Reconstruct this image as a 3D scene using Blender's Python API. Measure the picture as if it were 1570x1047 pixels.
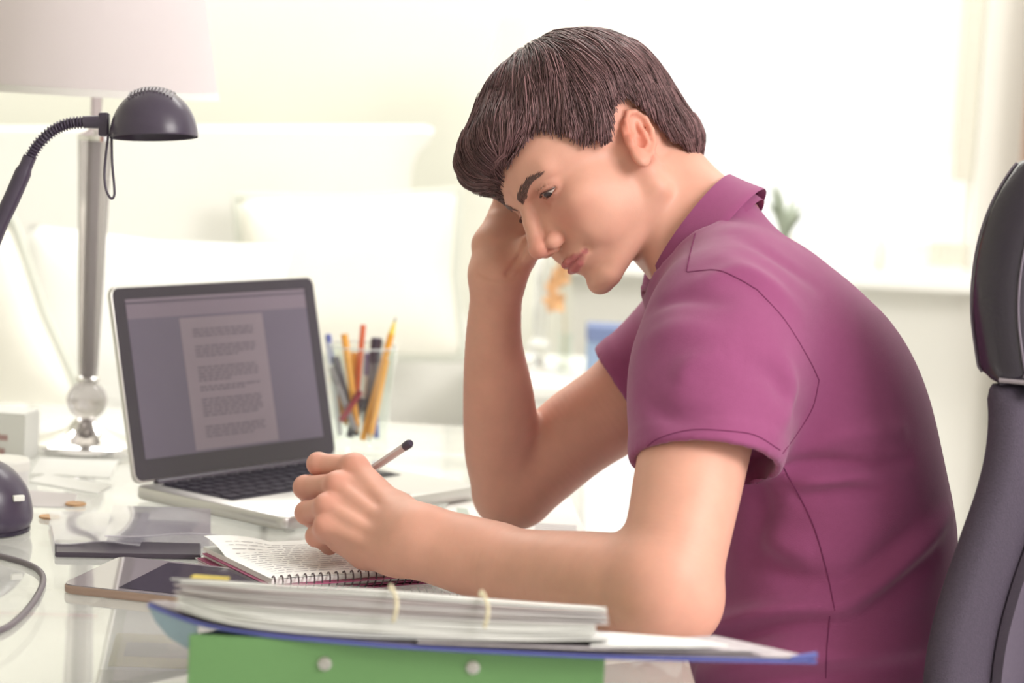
import bpy, bmesh, math, random
import numpy as np
from mathutils import Vector, Matrix
from mathutils.bvhtree import BVHTree

for o in list(bpy.data.objects):
    bpy.data.objects.remove(o)
SC = bpy.context.scene
COL = SC.collection
random.seed(7)
RNG = np.random.default_rng(7)

# ------------------------------------------------------------------ camera
IW, IH, FPX = 1570, 1047, 3700.0
PITCH, ROLL = math.radians(6.6), math.radians(3.0)
CAM = np.array([0, 0, 1.24])
FW = np.array([0, math.cos(PITCH), -math.sin(PITCH)])
_u0 = np.array([0, math.sin(PITCH), math.cos(PITCH)])
_r0 = np.array([1.0, 0, 0])
RT = math.cos(ROLL) * _r0 + math.sin(ROLL) * _u0
UP = math.cos(ROLL) * _u0 - math.sin(ROLL) * _r0
cam_d = bpy.data.cameras.new('camera')
cam_d.sensor_width = 36.0
cam_d.lens = FPX / IW * 36.0
cam_d.clip_start = 0.05
cam_d.dof.use_dof = True
cam_d.dof.focus_distance = 2.27
cam_d.dof.aperture_fstop = 4.5
cam_o = bpy.data.objects.new('camera', cam_d)
COL.objects.link(cam_o)
cam_o.matrix_world = Matrix(((RT[0], UP[0], -FW[0], CAM[0]), (RT[1], UP[1], -FW[1], CAM[1]),
                             (RT[2], UP[2], -FW[2], CAM[2]), (0, 0, 0, 1)))
SC.camera = cam_o


def P(px, py, d):
    """the point d metres deep seen at a photograph pixel"""
    return CAM + d * (FW + RT * (px - IW / 2) / FPX - UP * (py - IH / 2) / FPX)


def G(px, py, z=0.74):
    v = FW + RT * (px - IW / 2) / FPX - UP * (py - IH / 2) / FPX
    return CAM + v * ((z - CAM[2]) / v[2])


# ------------------------------------------------------------------ light
wd = bpy.data.worlds.new('world')
SC.world = wd
wd.use_nodes = True
bg = wd.node_tree.nodes['Background']
bg.inputs[0].default_value = (1.0, 0.985, 0.95, 1)
bg.inputs[1].default_value = 1.25


def area(name, loc, target, size, power, color=(1, 1, 1)):
    l = bpy.data.lights.new(name, 'AREA')
    l.shape = 'RECTANGLE'
    l.size, l.size_y = size
    l.energy = power
    l.color = color
    o = bpy.data.objects.new(name, l)
    COL.objects.link(o)
    o.location = loc
    o.rotation_euler = (Vector(target) - Vector(loc)).to_track_quat('-Z', 'Y').to_euler()
    return o


area('window_daylight', (1.9, 0.9, 2.5), (0.15, 2.3, 1.0), (1.3, 1.3), 56, (1, 0.955, 0.92))
area('background_fill', (-0.3, 4.05, 2.74), (-0.25, 4.35, 0.8), (2.8, 0.7), 41, (1, 0.985, 0.94))  # added fill to brighten the back wall and daybed
SC.view_settings.view_transform = 'Standard'
SC.view_settings.look = 'None'
SC.view_settings.exposure = 0.44
SC.view_settings.gamma = 1.0
SC.view_settings.use_curve_mapping = False

# ------------------------------------------------------------------ materials
MATS = {}


def mat(name, col, rough=0.5, metal=0.0, spec=0.5, noise=0.0, nscale=60, bump=0.0, bscale=200, coat=0.0,
        sheen=0.0, trans=0.0, ior=1.45, sss=0.0, emit=None, alpha=1.0):
    m = bpy.data.materials.new(name)
    m.use_nodes = True
    nt = m.node_tree
    b = nt.nodes['Principled BSDF']
    b.inputs['Base Color'].default_value = (*col, 1)
    b.inputs['Roughness'].default_value = rough
    b.inputs['Metallic'].default_value = metal
    b.inputs['Specular IOR Level'].default_value = spec
    b.inputs['Coat Weight'].default_value = coat
    b.inputs['Sheen Weight'].default_value = sheen
    b.inputs['Transmission Weight'].default_value = trans
    b.inputs['IOR'].default_value = ior
    b.inputs['Alpha'].default_value = alpha
    if sss:
        b.inputs['Subsurface Weight'].default_value = sss
        b.inputs['Subsurface Radius'].default_value = (1, 0.4, 0.25)
        b.inputs['Subsurface Scale'].default_value = 0.006
    if emit:
        b.inputs['Emission Color'].default_value = (*emit[0], 1)
        b.inputs['Emission Strength'].default_value = emit[1]
    tc = nt.nodes.new('ShaderNodeTexCoord')
    if noise:
        n = nt.nodes.new('ShaderNodeTexNoise')
        n.inputs['Scale'].default_value = nscale
        n.inputs['Detail'].default_value = 4
        nt.links.new(tc.outputs['Object'], n.inputs['Vector'])
        r = nt.nodes.new('ShaderNodeMix')
        r.data_type = 'RGBA'
        r.inputs['A'].default_value = (*[c * (1 - noise) for c in col], 1)
        r.inputs['B'].default_value = (*[min(1, c * (1 + noise)) for c in col], 1)
        nt.links.new(n.outputs['Fac'], r.inputs['Factor'])
        nt.links.new(r.outputs['Result'], b.inputs['Base Color'])
    if bump:
        n = nt.nodes.new('ShaderNodeTexNoise')
        n.inputs['Scale'].default_value = bscale
        n.inputs['Detail'].default_value = 3
        nt.links.new(tc.outputs['Object'], n.inputs['Vector'])
        bp = nt.nodes.new('ShaderNodeBump')
        bp.inputs['Strength'].default_value = bump
        bp.inputs['Distance'].default_value = 0.001
        nt.links.new(n.outputs['Fac'], bp.inputs['Height'])
        nt.links.new(bp.outputs['Normal'], b.inputs['Normal'])
    MATS[name] = m
    return m


def srgb(r, g, b):
    f = lambda c: (c / 255 / 12.92) if c / 255 <= 0.04045 else ((c / 255 + 0.055) / 1.055) ** 2.4
    return (f(r), f(g), f(b))


def glassmat(name, tint=(1, 1, 1), rough=0.0, gloss=1.0, ior=1.5, milk=0.0, milkcol=(1, 1, 1)):
    """thin clear sheet: Fresnel mix of see-through and mirror, optional milky share"""
    m = bpy.data.materials.new(name)
    m.use_nodes = True
    nt = m.node_tree
    nt.nodes.clear()
    out = nt.nodes.new('ShaderNodeOutputMaterial')
    tr = nt.nodes.new('ShaderNodeBsdfTransparent')
    tr.inputs[0].default_value = (*tint, 1)
    gl = nt.nodes.new('ShaderNodeBsdfGlossy')
    gl.inputs['Roughness'].default_value = rough
    gl.inputs['Color'].default_value = (gloss, gloss, gloss, 1)
    fr = nt.nodes.new('ShaderNodeFresnel')
    # same reflectance from both faces of the sheet (a see-through sheet does not bend the ray)
    ge = nt.nodes.new('ShaderNodeNewGeometry')
    mr = nt.nodes.new('ShaderNodeMapRange')
    mr.inputs['To Min'].default_value = ior
    mr.inputs['To Max'].default_value = 1.0 / ior
    nt.links.new(ge.outputs['Backfacing'], mr.inputs['Value'])
    nt.links.new(mr.outputs['Result'], fr.inputs['IOR'])
    mx = nt.nodes.new('ShaderNodeMixShader')
    nt.links.new(fr.outputs[0], mx.inputs[0])
    last = tr
    if milk:
        df = nt.nodes.new('ShaderNodeBsdfDiffuse')
        df.inputs[0].default_value = (*milkcol, 1)
        m2 = nt.nodes.new('ShaderNodeMixShader')
        m2.inputs[0].default_value = milk
        nt.links.new(tr.outputs[0], m2.inputs[1])
        nt.links.new(df.outputs[0], m2.inputs[2])
        last = m2
    nt.links.new(last.outputs[0], mx.inputs[1])
    nt.links.new(gl.outputs[0], mx.inputs[2])
    nt.links.new(mx.outputs[0], out.inputs[0])
    MATS[name] = m
    return m


WHITE = mat('white_paint', (0.86, 0.85, 0.81), 0.6, noise=0.015, nscale=8)
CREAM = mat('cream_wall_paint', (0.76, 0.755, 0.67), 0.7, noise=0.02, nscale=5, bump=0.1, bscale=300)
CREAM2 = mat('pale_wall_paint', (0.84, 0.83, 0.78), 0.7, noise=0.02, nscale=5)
BROWN = mat('taupe_fabric', srgb(190, 165, 150), 0.8, noise=0.06, nscale=30)
FLOOR = mat('pale_carpet', (0.66, 0.65, 0.62), 0.9, noise=0.05, nscale=80, bump=0.4, bscale=500)
PAPER = mat('white_paper', (0.93, 0.925, 0.91), 0.8, noise=0.02, nscale=20)
PAPER2 = mat('grey_white_paper', (0.66, 0.62, 0.63), 0.8, noise=0.05, nscale=25)
PAPER3 = mat('rosy_paper', (0.62, 0.50, 0.52), 0.8, noise=0.08, nscale=25)
INK = mat('grey_ink', (0.35, 0.33, 0.38), 0.8)
ALU = mat('satin_aluminium', (0.66, 0.645, 0.63), 0.38, metal=0.75, noise=0.01, nscale=30)
CHROME = mat('chrome', (0.82, 0.80, 0.80), 0.07, metal=1.0)
BLACKP = mat('black_plastic', srgb(76, 67, 84), 0.28, noise=0.04, nscale=40, bump=0.04, bscale=900)
BLACKG = mat('black_gloss', srgb(52, 45, 60), 0.12)
KEYM = mat('black_key', srgb(46, 42, 56), 0.4)
BEZ = mat('dark_bezel_glass', srgb(58, 50, 66), 0.10, coat=0.5)
GLASS = glassmat('clear_glass', (0.96, 0.98, 0.97))
GLASSTOP = glassmat('desk_glass', (0.97, 0.975, 0.97), 0.02, 1.0, 1.6, 0.30, (0.92, 0.92, 0.90))
PLASTIC = glassmat('clear_plastic_film', (0.93, 0.92, 0.95), 0.12, 1.0, 1.6, 0.14, (0.9, 0.89, 0.92))
BLUEFILM = glassmat('light_blue_plastic', (0.75, 0.86, 0.92), 0.2, 0.8, 1.5, 0.55, srgb(178, 202, 216))
GREEN = mat('green_board', srgb(114, 158, 102), 0.55, noise=0.05, nscale=12, bump=0.1, bscale=400)
BLUE = mat('blue_board', srgb(86, 88, 168), 0.5, noise=0.08, nscale=25)
BLUED = mat('dark_navy_board', srgb(44, 42, 66), 0.6, noise=0.05, nscale=20)
MAGENTA = mat('magenta_card', srgb(168, 84, 120), 0.6, noise=0.06, nscale=30)
YELLOW = mat('yellow_paper', srgb(238, 214, 96), 0.7)
ORANGE = mat('orange_yellow_lacquer', srgb(240, 168, 62), 0.4, noise=0.04, nscale=60)
REDP = mat('red_orange_lacquer', srgb(224, 112, 74), 0.4)
DRED = mat('dark_red_plastic', srgb(150, 46, 62), 0.35)
WOODTIP = mat('sharpened_wood', srgb(226, 190, 140), 0.7)
GRAPH = mat('graphite', srgb(60, 54, 62), 0.4)
BLUEP = mat('blue_plastic', srgb(100, 108, 178), 0.35)
GREYP = mat('grey_plastic', srgb(120, 112, 122), 0.4)
STEEL = mat('brushed_steel', (0.6, 0.58, 0.58), 0.25, metal=1.0)
BRONZE = mat('bronze_rim', srgb(176, 150, 138), 0.3, metal=0.6)
COPPER = mat('copper_coin', srgb(196, 152, 110), 0.35, metal=0.7, bump=0.4, bscale=900)
BED = mat('white_linen', (0.86, 0.855, 0.83), 0.85, noise=0.02, nscale=20, bump=0.3, bscale=60)
PILLOW = mat('ivory_cotton', (0.84, 0.82, 0.74), 0.85, noise=0.03, nscale=30, bump=0.3, bscale=90)
PIPING = mat('blue_grey_piping', srgb(206, 208, 198), 0.8)
BEIGE = mat('beige_string', srgb(228, 216, 184), 0.6)


# ------------------------------------------------------------------ builders
class MB:
    def __init__(s):
        s.v, s.f = [], []

    def add(s, vs, fs):
        n = len(s.v)
        s.v += [tuple(map(float, p)) for p in vs]
        s.f += [tuple(i + n for i in q) for q in fs]
        return s

    def box(s, c, size, R=None):
        h = np.array(size) / 2
        vs = [np.array((x, y, z)) * h for x in (-1, 1) for y in (-1, 1) for z in (-1, 1)]
        if R is not None:
            vs = [np.asarray(R) @ q for q in vs]
        return s.add([q + np.array(c) for q in vs],
                     [(0, 1, 3, 2), (4, 6, 7, 5), (0, 4, 5, 1), (2, 3, 7, 6), (0, 2, 6, 4), (1, 5, 7, 3)])

    def prism(s, outline, n, t, chamfer=0.0):
        """closed 3D outline (planar loop) thickened by t along unit n, optional chamfer inset at both rims"""
        o = np.array(outline, float)
        n = np.array(n, float)
        n /= np.linalg.norm(n)
        N = len(o)
        if chamfer:
            c = o.mean(0)
            inn = o + (c - o) / np.linalg.norm(c - o, axis=1)[:, None] * chamfer
            rings = [inn, o + n * chamfer, o + n * (t - chamfer), inn + n * t]
        else:
            rings = [o, o + n * t]
        vs = np.concatenate(rings)
        fs = []
        for k in range(len(rings) - 1):
            for i in range(N):
                j = (i + 1) % N
                fs.append((k * N + i, k * N + j, (k + 1) * N + j, (k + 1) * N + i))
        fs.append(tuple(range(N))[::-1])
        fs.append(tuple((len(rings) - 1) * N + i for i in range(N)))
        return s.add(vs, fs)

    def tube(s, path, r, n=8, cap=True):
        p = np.array(path, float)
        m = len(p)
        r = np.full(m, r) if np.isscalar(r) else np.array(r, float)
        t = np.gradient(p, axis=0)
        t /= np.linalg.norm(t, axis=1)[:, None] + 1e-12
        ref = np.array([0, 0, 1.0]) if abs(t[0][2]) < 0.9 else np.array([1.0, 0, 0])
        u = np.cross(t[0], ref)
        u /= np.linalg.norm(u)
        vs = []
        for i in range(m):
            u = u - t[i] * (u @ t[i])
            u /= np.linalg.norm(u) + 1e-12
            w = np.cross(t[i], u)
            for k in range(n):
                a = 2 * math.pi * k / n
                vs.append(p[i] + r[i] * (math.cos(a) * u + math.sin(a) * w))
        fs = [(i * n + k, i * n + (k + 1) % n, (i + 1) * n + (k + 1) % n, (i + 1) * n + k)
              for i in range(m - 1) for k in range(n)]
        if cap:
            fs += [tuple(range(n))[::-1], tuple((m - 1) * n + k for k in range(n))]
        return s.add(vs, fs)

    def lathe(s, prof, c, axis=(0, 0, 1), n=32, cap=True):
        """prof: list of (radius, height)"""
        ax = Vector(axis).normalized()
        q = Vector((0, 0, 1)).rotation_difference(ax).to_matrix()
        q = np.array(q)
        vs = []
        for r, h in prof:
            for k in range(n):
                a = 2 * math.pi * k / n
                vs.append(q @ np.array((r * math.cos(a), r * math.sin(a), h)) + np.array(c))
        m = len(prof)
        fs = [(i * n + k, i * n + (k + 1) % n, (i + 1) * n + (k + 1) % n, (i + 1) * n + k)
              for i in range(m - 1) for k in range(n)]
        if cap:
            fs += [tuple(range(n))[::-1], tuple((m - 1) * n + k for k in range(n))]
        return s.add(vs, fs)

    def grid(s, fn, nu, nv, thick=0.0, closeu=False):
        """fn(u,v)->point; thick adds a back layer (vector offset per normal)"""
        pts = np.array([[fn(i / nu, j / nv) for j in range(nv + 1)] for i in range(nu + 1)], float)
        fs = [(i * (nv + 1) + j, (i + 1) * (nv + 1) + j, (i + 1) * (nv + 1) + j + 1, i * (nv + 1) + j + 1)
              for i in range(nu) for j in range(nv)]
        flat = pts.reshape(-1, 3)
        if not thick:
            return s.add(flat, fs)
        du = np.gradient(pts, axis=0)
        dv = np.gradient(pts, axis=1)
        nn = np.cross(du, dv)
        nn /= np.linalg.norm(nn, axis=2)[..., None] + 1e-12
        back = (pts - nn * thick).reshape(-1, 3)
        N = len(flat)
        fs2 = [tuple(i + N for i in q[::-1]) for q in fs]
        rim = [i * (nv + 1) for i in range(nu + 1)] + [nu * (nv + 1) + j for j in range(1, nv + 1)] + \
              [i * (nv + 1) + nv for i in range(nu - 1, -1, -1)] + [j for j in range(nv - 1, 0, -1)]
        side = [(rim[i], rim[i] + N, rim[(i + 1) % len(rim)] + N, rim[(i + 1) % len(rim)]) for i in range(len(rim))]
        return s.add(np.concatenate([flat, back]), fs + fs2 + side)


BASE = {}


def link(o, parent=None):
    COL.objects.link(o)
    if parent is not None:
        o.parent = parent
    return o


def make(name, mb, m, parent=None, smooth=True, bevel=0.0, angle=40):
    """one mesh object; child geometry is stored relative to the thing's base point"""
    if isinstance(mb, MB):
        v, f = np.array(mb.v), mb.f
    else:
        v, f = mb
    base = BASE[parent.name] if parent is not None else np.array([v[:, 0].mean(), v[:, 1].mean(), v[:, 2].min()])
    me = bpy.data.meshes.new(name)
    me.from_pydata([tuple(p) for p in (v - base)], [], f)
    bm = bmesh.new()
    bm.from_mesh(me)
    bmesh.ops.recalc_face_normals(bm, faces=bm.faces)
    bm.to_mesh(me)
    bm.free()
    if smooth:
        me.shade_smooth()
        try:
            me.set_sharp_from_angle(angle=math.radians(angle))
        except Exception:
            pass
    me.materials.append(m)
    o = bpy.data.objects.new(name, me)
    link(o, parent)
    if parent is None:
        o.location = base
    BASE[o.name] = base
    if bevel:
        md = o.modifiers.new('bevel', 'BEVEL')
        md.width = bevel
        md.segments = 2
        md.limit_method = 'ANGLE'
    return o


def thing(name, label, cat, base, group=None):
    o = bpy.data.objects.new(name, None)
    o.empty_display_size = 0.05
    link(o)
    o.location = tuple(base)
    BASE[o.name] = np.array(base, float)
    return tag(o, label, cat, group)


def tag(o, label, cat, group=None):
    o['label'] = label
    o['category'] = cat
    if group:
        o['group'] = group
    return o


def struct(name, mb, m, **k):
    o = make(name, mb, m, **k)
    if o.parent is None:
        o['kind'] = 'structure'
    return o


def spline(pts, n):
    """Catmull-Rom through control points (any dimension)"""
    p = np.array(pts, float)
    p = np.vstack([2 * p[0] - p[1], p, 2 * p[-1] - p[-2]])
    m = len(p) - 3
    out = []
    for t in np.linspace(0, m - 1e-9, n):
        i = int(t)
        u = t - i
        a, b, c, d = p[i:i + 4]
        out.append(0.5 * ((2 * b) + (c - a) * u + (2 * a - 5 * b + 4 * c - d) * u * u + (3 * b - a - 3 * c + d) * u ** 3))
    return np.array(out)


def rrect(w, h, r, n=5):
    """rounded rectangle outline, 2D, centred"""
    out = []
    for cx, cy, a0 in ((w / 2 - r, h / 2 - r, 0), (-w / 2 + r, h / 2 - r, 90), (-w / 2 + r, -h / 2 + r, 180), (w / 2 - r, -h / 2 + r, 270)):
        for k in range(n + 1):
            a = math.radians(a0 + 90 * k / n)
            out.append((cx + r * math.cos(a), cy + r * math.sin(a)))
    return out


def rotz(a):
    c, s = math.cos(a), math.sin(a)
    return np.array([[c, -s, 0], [s, c, 0], [0, 0, 1.0]])

# ================================================================== the room
YW = 4.75
zs = P(1400, 420, 4.75)[2]
x_edge = P(902, 15, 4.75)[0]
x_win1 = P(1500, 300, 4.75)[0]
x_jamb = P(1557, 200, 4.75)[0]
struct('floor', MB().box((0, 1.9, -0.05), (6.4, 6.2, 0.1)), FLOOR, smooth=False)
struct('ceiling', MB().box((0, 1.9, 2.85), (6.4, 6.2, 0.1)), WHITE, smooth=False)
struct('wall_left', MB().box((-3.06, 1.9, 1.4), (0.12, 6.0, 2.8)), CREAM, smooth=False)
struct('wall_front', MB().box((0, -1.06, 1.4), (6.4, 0.12, 2.8)), CREAM, smooth=False)
struct('wall_right', MB().box((3.16, 3.7, 1.4), (0.12, 2.2, 2.8)), CREAM, smooth=False)
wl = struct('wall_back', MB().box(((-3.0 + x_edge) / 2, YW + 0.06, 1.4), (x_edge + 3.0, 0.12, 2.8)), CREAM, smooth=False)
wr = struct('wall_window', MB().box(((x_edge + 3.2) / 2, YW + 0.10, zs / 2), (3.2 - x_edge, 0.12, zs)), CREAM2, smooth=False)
make('pier', MB().box(((x_win1 + x_jamb) / 2 + 0.05, YW + 0.10, (zs + 2.8) / 2), (x_jamb - x_win1 + 0.1, 0.12, 2.8 - zs)), WHITE, wr, smooth=False)
make('lintel', MB().box(((x_edge + x_win1) / 2, YW + 0.10, 2.45), (x_win1 - x_edge, 0.12, 0.7)), WHITE, wr, smooth=False)
struct('baseboard_back', MB().box(((-3.0 + x_edge) / 2, YW - 0.008, 0.05), (x_edge + 3.0, 0.016, 0.1)), WHITE, smooth=False)
w1 = struct('window_1', MB().box(((x_edge + x_win1) / 2, YW + 0.03, zs - 0.012), (x_win1 - x_edge + 0.06, 0.22, 0.03)), WHITE, bevel=0.004)
make('window_frame', MB().box((x_edge + 0.025, YW + 0.1, 1.6), (0.05, 0.07, 1.1)).box((x_win1 - 0.02, YW + 0.1, 1.6), (0.04, 0.07, 1.1))
     .box(((x_edge + x_win1) / 2, YW + 0.1, zs + 0.03), (x_win1 - x_edge, 0.07, 0.06)).box(((x_edge + x_win1) / 2, YW + 0.1, 2.1), (x_win1 - x_edge, 0.07, 0.05)), WHITE, w1, bevel=0.004)
make('window_pane', MB().box(((x_edge + x_win1) / 2, YW + 0.1, 1.6), (x_win1 - x_edge - 0.06, 0.006, 1.0)), GLASS, w1, smooth=False)
SHEER = glassmat('sheer_curtain', (0.97, 0.96, 0.93), 0.6, 0.2, 1.05, 0.12, (0.9, 0.88, 0.82))


def drape(x0, x1, y, z0, z1, waves, amp):
    return lambda u, v: (x0 + (x1 - x0) * u, y + amp * math.sin(u * waves * 2 * math.pi), z0 + (z1 - z0) * v)


tag(make('sheer_curtain', MB().grid(drape(P(1432, 300, 4.7)[0], P(1492, 300, 4.7)[0], YW - 0.04, zs + 0.02, 2.1, 5, 0.012), 60, 4, 0.002), SHEER),
    'sheer cream curtain gathered at the right side of the window', 'curtain')
tag(make('side_curtain', MB().grid(drape(x_jamb + 0.0, x_jamb + 0.35, YW - 0.06, 0.02, 2.5, 6, 0.03), 90, 4, 0.003), BROWN),
    'taupe curtain hanging at the right edge beyond the white jamb', 'curtain')

# plant on the window sill
pc = P(1205, 348, 4.72)
pl = thing('potted_plant', 'small grey-green potted plant on the window sill', 'plant', (pc[0], YW - 0.02, zs + 0.004))
make('pot', MB().lathe([(0.022, 0), (0.030, 0.045), (0.032, 0.05), (0.028, 0.05), (0.024, 0.01)], (pc[0], YW - 0.02, zs + 0.004), n=24), mat('pale_ceramic', (0.78, 0.77, 0.72), 0.4), pl)
LEAF = mat('grey_green_leaf', srgb(168, 176, 160), 0.6, noise=0.15, nscale=60)
for i in range(16):
    a = random.uniform(0, 6.28)
    h = random.uniform(0.05, 0.13)
    tip = np.array((math.cos(a) * 0.05, math.sin(a) * 0.03, h))
    b0 = np.array((pc[0], YW - 0.02, zs + 0.045))
    side = np.array((-math.sin(a), math.cos(a), 0))
    make('leaf', MB().grid(lambda u, v: b0 + tip * u + np.array((0, 0, 0.02)) * math.sin(3.1 * u) + side * (v - 0.5) * 0.018 * math.sin(math.pi * min(1, u * 0.9 + 0.1)), 6, 2, 0.0006), LEAF, pl)
bc = P(1352, 375, 4.72)
vz = thing('sill_bottle', 'small pale yellow bottle on the window sill', 'bottle', (bc[0], YW - 0.02, zs + 0.004))
make('bottle_body', MB().lathe([(0.012, 0), (0.014, 0.004), (0.014, 0.045), (0.006, 0.056), (0.006, 0.068)], (bc[0], YW - 0.02, zs + 0.004), n=20), mat('pale_yellow_glass', (0.86, 0.84, 0.62), 0.25), vz)
make('stopper', MB().lathe([(0.0065, 0.066), (0.0075, 0.072), (0.006, 0.082)], (bc[0], YW - 0.02, zs + 0.004), n=16), WHITE, vz)

# ------------------------------------------------------------------ daybed
hb = [(-260, 196), (650, 193), (664, 199), (658, 212), (640, 230), (630, 262), (629, 310), (640, 360), (664, 405), (694, 448), (716, 500), (730, 560), (736, 640), (738, 760), (-260, 780)]
hp = spline([(*P(x, y, 4.45)[[0, 2]],) for x, y in hb[1:-1]], 60)
hp = np.vstack([P(-260, 196, 4.45)[[0, 2]], hp, [hp[-1][0], 0.2], [P(-260, 196, 4.45)[0], 0.2]])
dbx = (P(-260, 500, 4.4)[0] + P(735, 600, 4.4)[0]) / 2
db = thing('daybed', 'white daybed with flared scroll headboard against the cream wall', 'bed', (dbx, 4.0, 0))
make('headboard', MB().prism([(x, 4.42, z) for x, z in hp], (0, 1, 0), 0.07, 0.008), WHITE, db, angle=30)
bx1 = P(720, 600, 4.2)[0]
bx0 = P(-260, 500, 4.4)[0]
make('bed_frame', MB().box(((bx0 + bx1) / 2, 3.95, 0.24), (bx1 - bx0, 0.92, 0.14)), WHITE, db, bevel=0.01)
make('mattress', MB().box(((bx0 + bx1) / 2, 3.95, 0.42), (bx1 - bx0 - 0.04, 0.90, 0.20)), BED, db, bevel=0.05)
make('bed_cover', MB().grid(lambda u, v: ((bx0 + (bx1 - bx0) * u), 3.46 + 0.93 * v if v > 0.12 else 3.46 - 0.02 + 0.02 * v / 0.12,
                                          (0.535 + 0.006 * math.sin(u * 31) * math.sin(v * 17)) if v > 0.12 else 0.30 + 0.235 * v / 0.12), 60, 25, 0.012), BED, db)
for x in (bx0 + 0.06, bx1 - 0.06):
    for y in (3.55, 4.35):
        make('leg', MB().lathe([(0.02, 0), (0.03, 0.17)], (x, y, 0), n=14), WHITE, db)


def cushion(name, label, c, w, h, t, ax, ay, m, piping=None, dots=0):
    """puffed cushion: ax, ay unit vectors of its face"""
    ax, ay = np.array(ax, float), np.array(ay, float)
    ax /= np.linalg.norm(ax)
    ay = ay - ax * (ax @ ay)
    ay /= np.linalg.norm(ay)
    nn = np.cross(ax, ay)
    c = np.array(c)

    def f(s):
        def g(u, v):
            x, y = 2 * u - 1, 2 * v - 1
            e = (max(0, 1 - x ** 4) * max(0, 1 - y ** 4)) ** 0.55
            k = 1 - 0.05 * (x * x * (1 - y * y) + y * y * (1 - x * x)) * 0 - 0.07 * ((1 - abs(x)) * abs(y) + (1 - abs(y)) * abs(x))
            return c + ax * x * w / 2 * k + ay * y * h / 2 * k + nn * s * t / 2 * e
        return g
    th = thing(name, label, 'pillow', c - np.array((0, 0, h / 2)), 'pillows on the daybed')
    mb = MB().grid(f(1), 22, 22)
    mb.grid(f(-1), 22, 22)
    make('pillow_case', mb, m, th, angle=80)
    if piping:
        g = f(0)
        loop = [g(i / 20, 0) for i in range(20)] + [g(1, i / 20) for i in range(20)] + [g(1 - i / 20, 1) for i in range(20)] + [g(0, 1 - i / 20) for i in range(21)]
        make('piping', MB().tube(loop, 0.009, 8), piping, th)
    return th


cushion('throw_pillow', 'ivory pillow with grey piping leaning on the headboard, behind laptop', P(535, 425, 4.30), 0.40, 0.30, 0.13, (1, 0, 0.08), (0.1, 0.25, 1), PILLOW, PIPING)
cushion('bed_pillow', 'large plain white pillow lying behind the crystal lamp', P(225, 500, 4.10), 0.46, 0.32, 0.15, (1, -0.1, -0.02), (0.0, 0.35, 1), BED)
cushion('bolster_pillow', 'ivory pillow with blue-grey piping at the far left', P(-34, 535, 3.92), 0.28, 0.33, 0.12, (0.9, -0.2, 0.52), (-0.5, 0.3, 0.9), PILLOW, PIPING)

# ------------------------------------------------------------------ bedside table and what stands on it
zt = P(870, 575, 4.25)[2]
nx0, nx1 = P(752, 575, 4.25)[0], P(1090, 575, 4.25)[0]
ns = thing('bedside_table', 'white bedside table in the corner behind the person', 'table', ((nx0 + nx1) / 2, 4.28, 0))
make('table_top', MB().box(((nx0 + nx1) / 2, 4.28, zt - 0.012), (nx1 - nx0 + 0.03, 0.44, 0.024)), WHITE, ns, bevel=0.004)
make('body', MB().box(((nx0 + nx1) / 2, 4.28, (zt - 0.024 + 0.1) / 2 + 0.0), (nx1 - nx0, 0.40, zt - 0.024 - 0.1)), WHITE, ns, bevel=0.004)
dr = make('drawer', MB().box(((nx0 + nx1) / 2, 4.075, zt - 0.12), (nx1 - nx0 - 0.04, 0.016, 0.15)), WHITE, ns, bevel=0.004)
make('knob', MB().lathe([(0.005, 0), (0.006, 0.01), (0.013, 0.018), (0.010, 0.026)], ((nx0 + nx1) / 2, 4.067, zt - 0.12), (0, -1, 0), 18), CHROME, dr)
for x in (nx0 + 0.03, nx1 - 0.03):
    for y in (4.11, 4.45):
        make('leg', MB().box((x, y, 0.05), (0.035, 0.035, 0.1)), WHITE, ns)
lc = P(826, 556, 4.27)
lb = thing('bedside_lamp', 'crystal bedside lamp with slim clear column behind the raised forearm', 'lamp', (lc[0], 4.27, zt))
CRYS = mat('crystal', (0.93, 0.93, 0.92), 0.05, trans=0.85, ior=1.45)
make('lamp_foot', MB().lathe([(0.045, 0), (0.046, 0.006), (0.02, 0.012), (0.010, 0.022)], (lc[0], 4.27, zt + 0.0005), n=28), CHROME, lb)
make('ball', MB().lathe([(0.019 * math.sin(math.pi * i / 14) + 0.002, 0.040 - 0.019 * math.cos(math.pi * i / 14)) for i in range(15)], (lc[0], 4.27, zt), n=24), CRYS, lb)
make('column', MB().lathe([(0.009, 0.058), (0.011, 0.07), (0.014, 0.25), (0.017, 0.36), (0.012, 0.372)], (lc[0], 4.27, zt), n=8), CRYS, lb, smooth=False)
make('lamp_shade', MB().lathe([(0.13, 0.42), (0.10, 0.62), (0.098, 0.62), (0.128, 0.42)], (lc[0], 4.27, zt), n=32, cap=False), mat('white_shade_fabric', (0.84, 0.83, 0.80), 0.8, trans=0.0), lb)
make('socket', MB().lathe([(0.010, 0.37), (0.010, 0.46)], (lc[0], 4.27, zt), n=14), CHROME, lb)
fc = P(866, 556, 4.22)
fl = thing('dried_flower', 'orange dried flower sprig in a clear vase on the bedside table', 'flower', (fc[0], 4.20, zt))
make('vase', MB().lathe([(0.012, 0), (0.017, 0.01), (0.013, 0.06), (0.016, 0.075), (0.0145, 0.075), (0.011, 0.06), (0.014, 0.012)], (fc[0], 4.20, zt + 0.0005), n=20), GLASS, fl)
OFL = mat('orange_petal', srgb(226, 176, 128), 0.7, noise=0.15, nscale=60)
make('stem', MB().tube([(fc[0], 4.20, zt + 0.01), (fc[0] - 0.004, 4.20, zt + 0.09), (fc[0] - 0.012, 4.20, zt + 0.18)], 0.0015, 6), mat('dry_stem', srgb(190, 170, 130), 0.8), fl)
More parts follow.
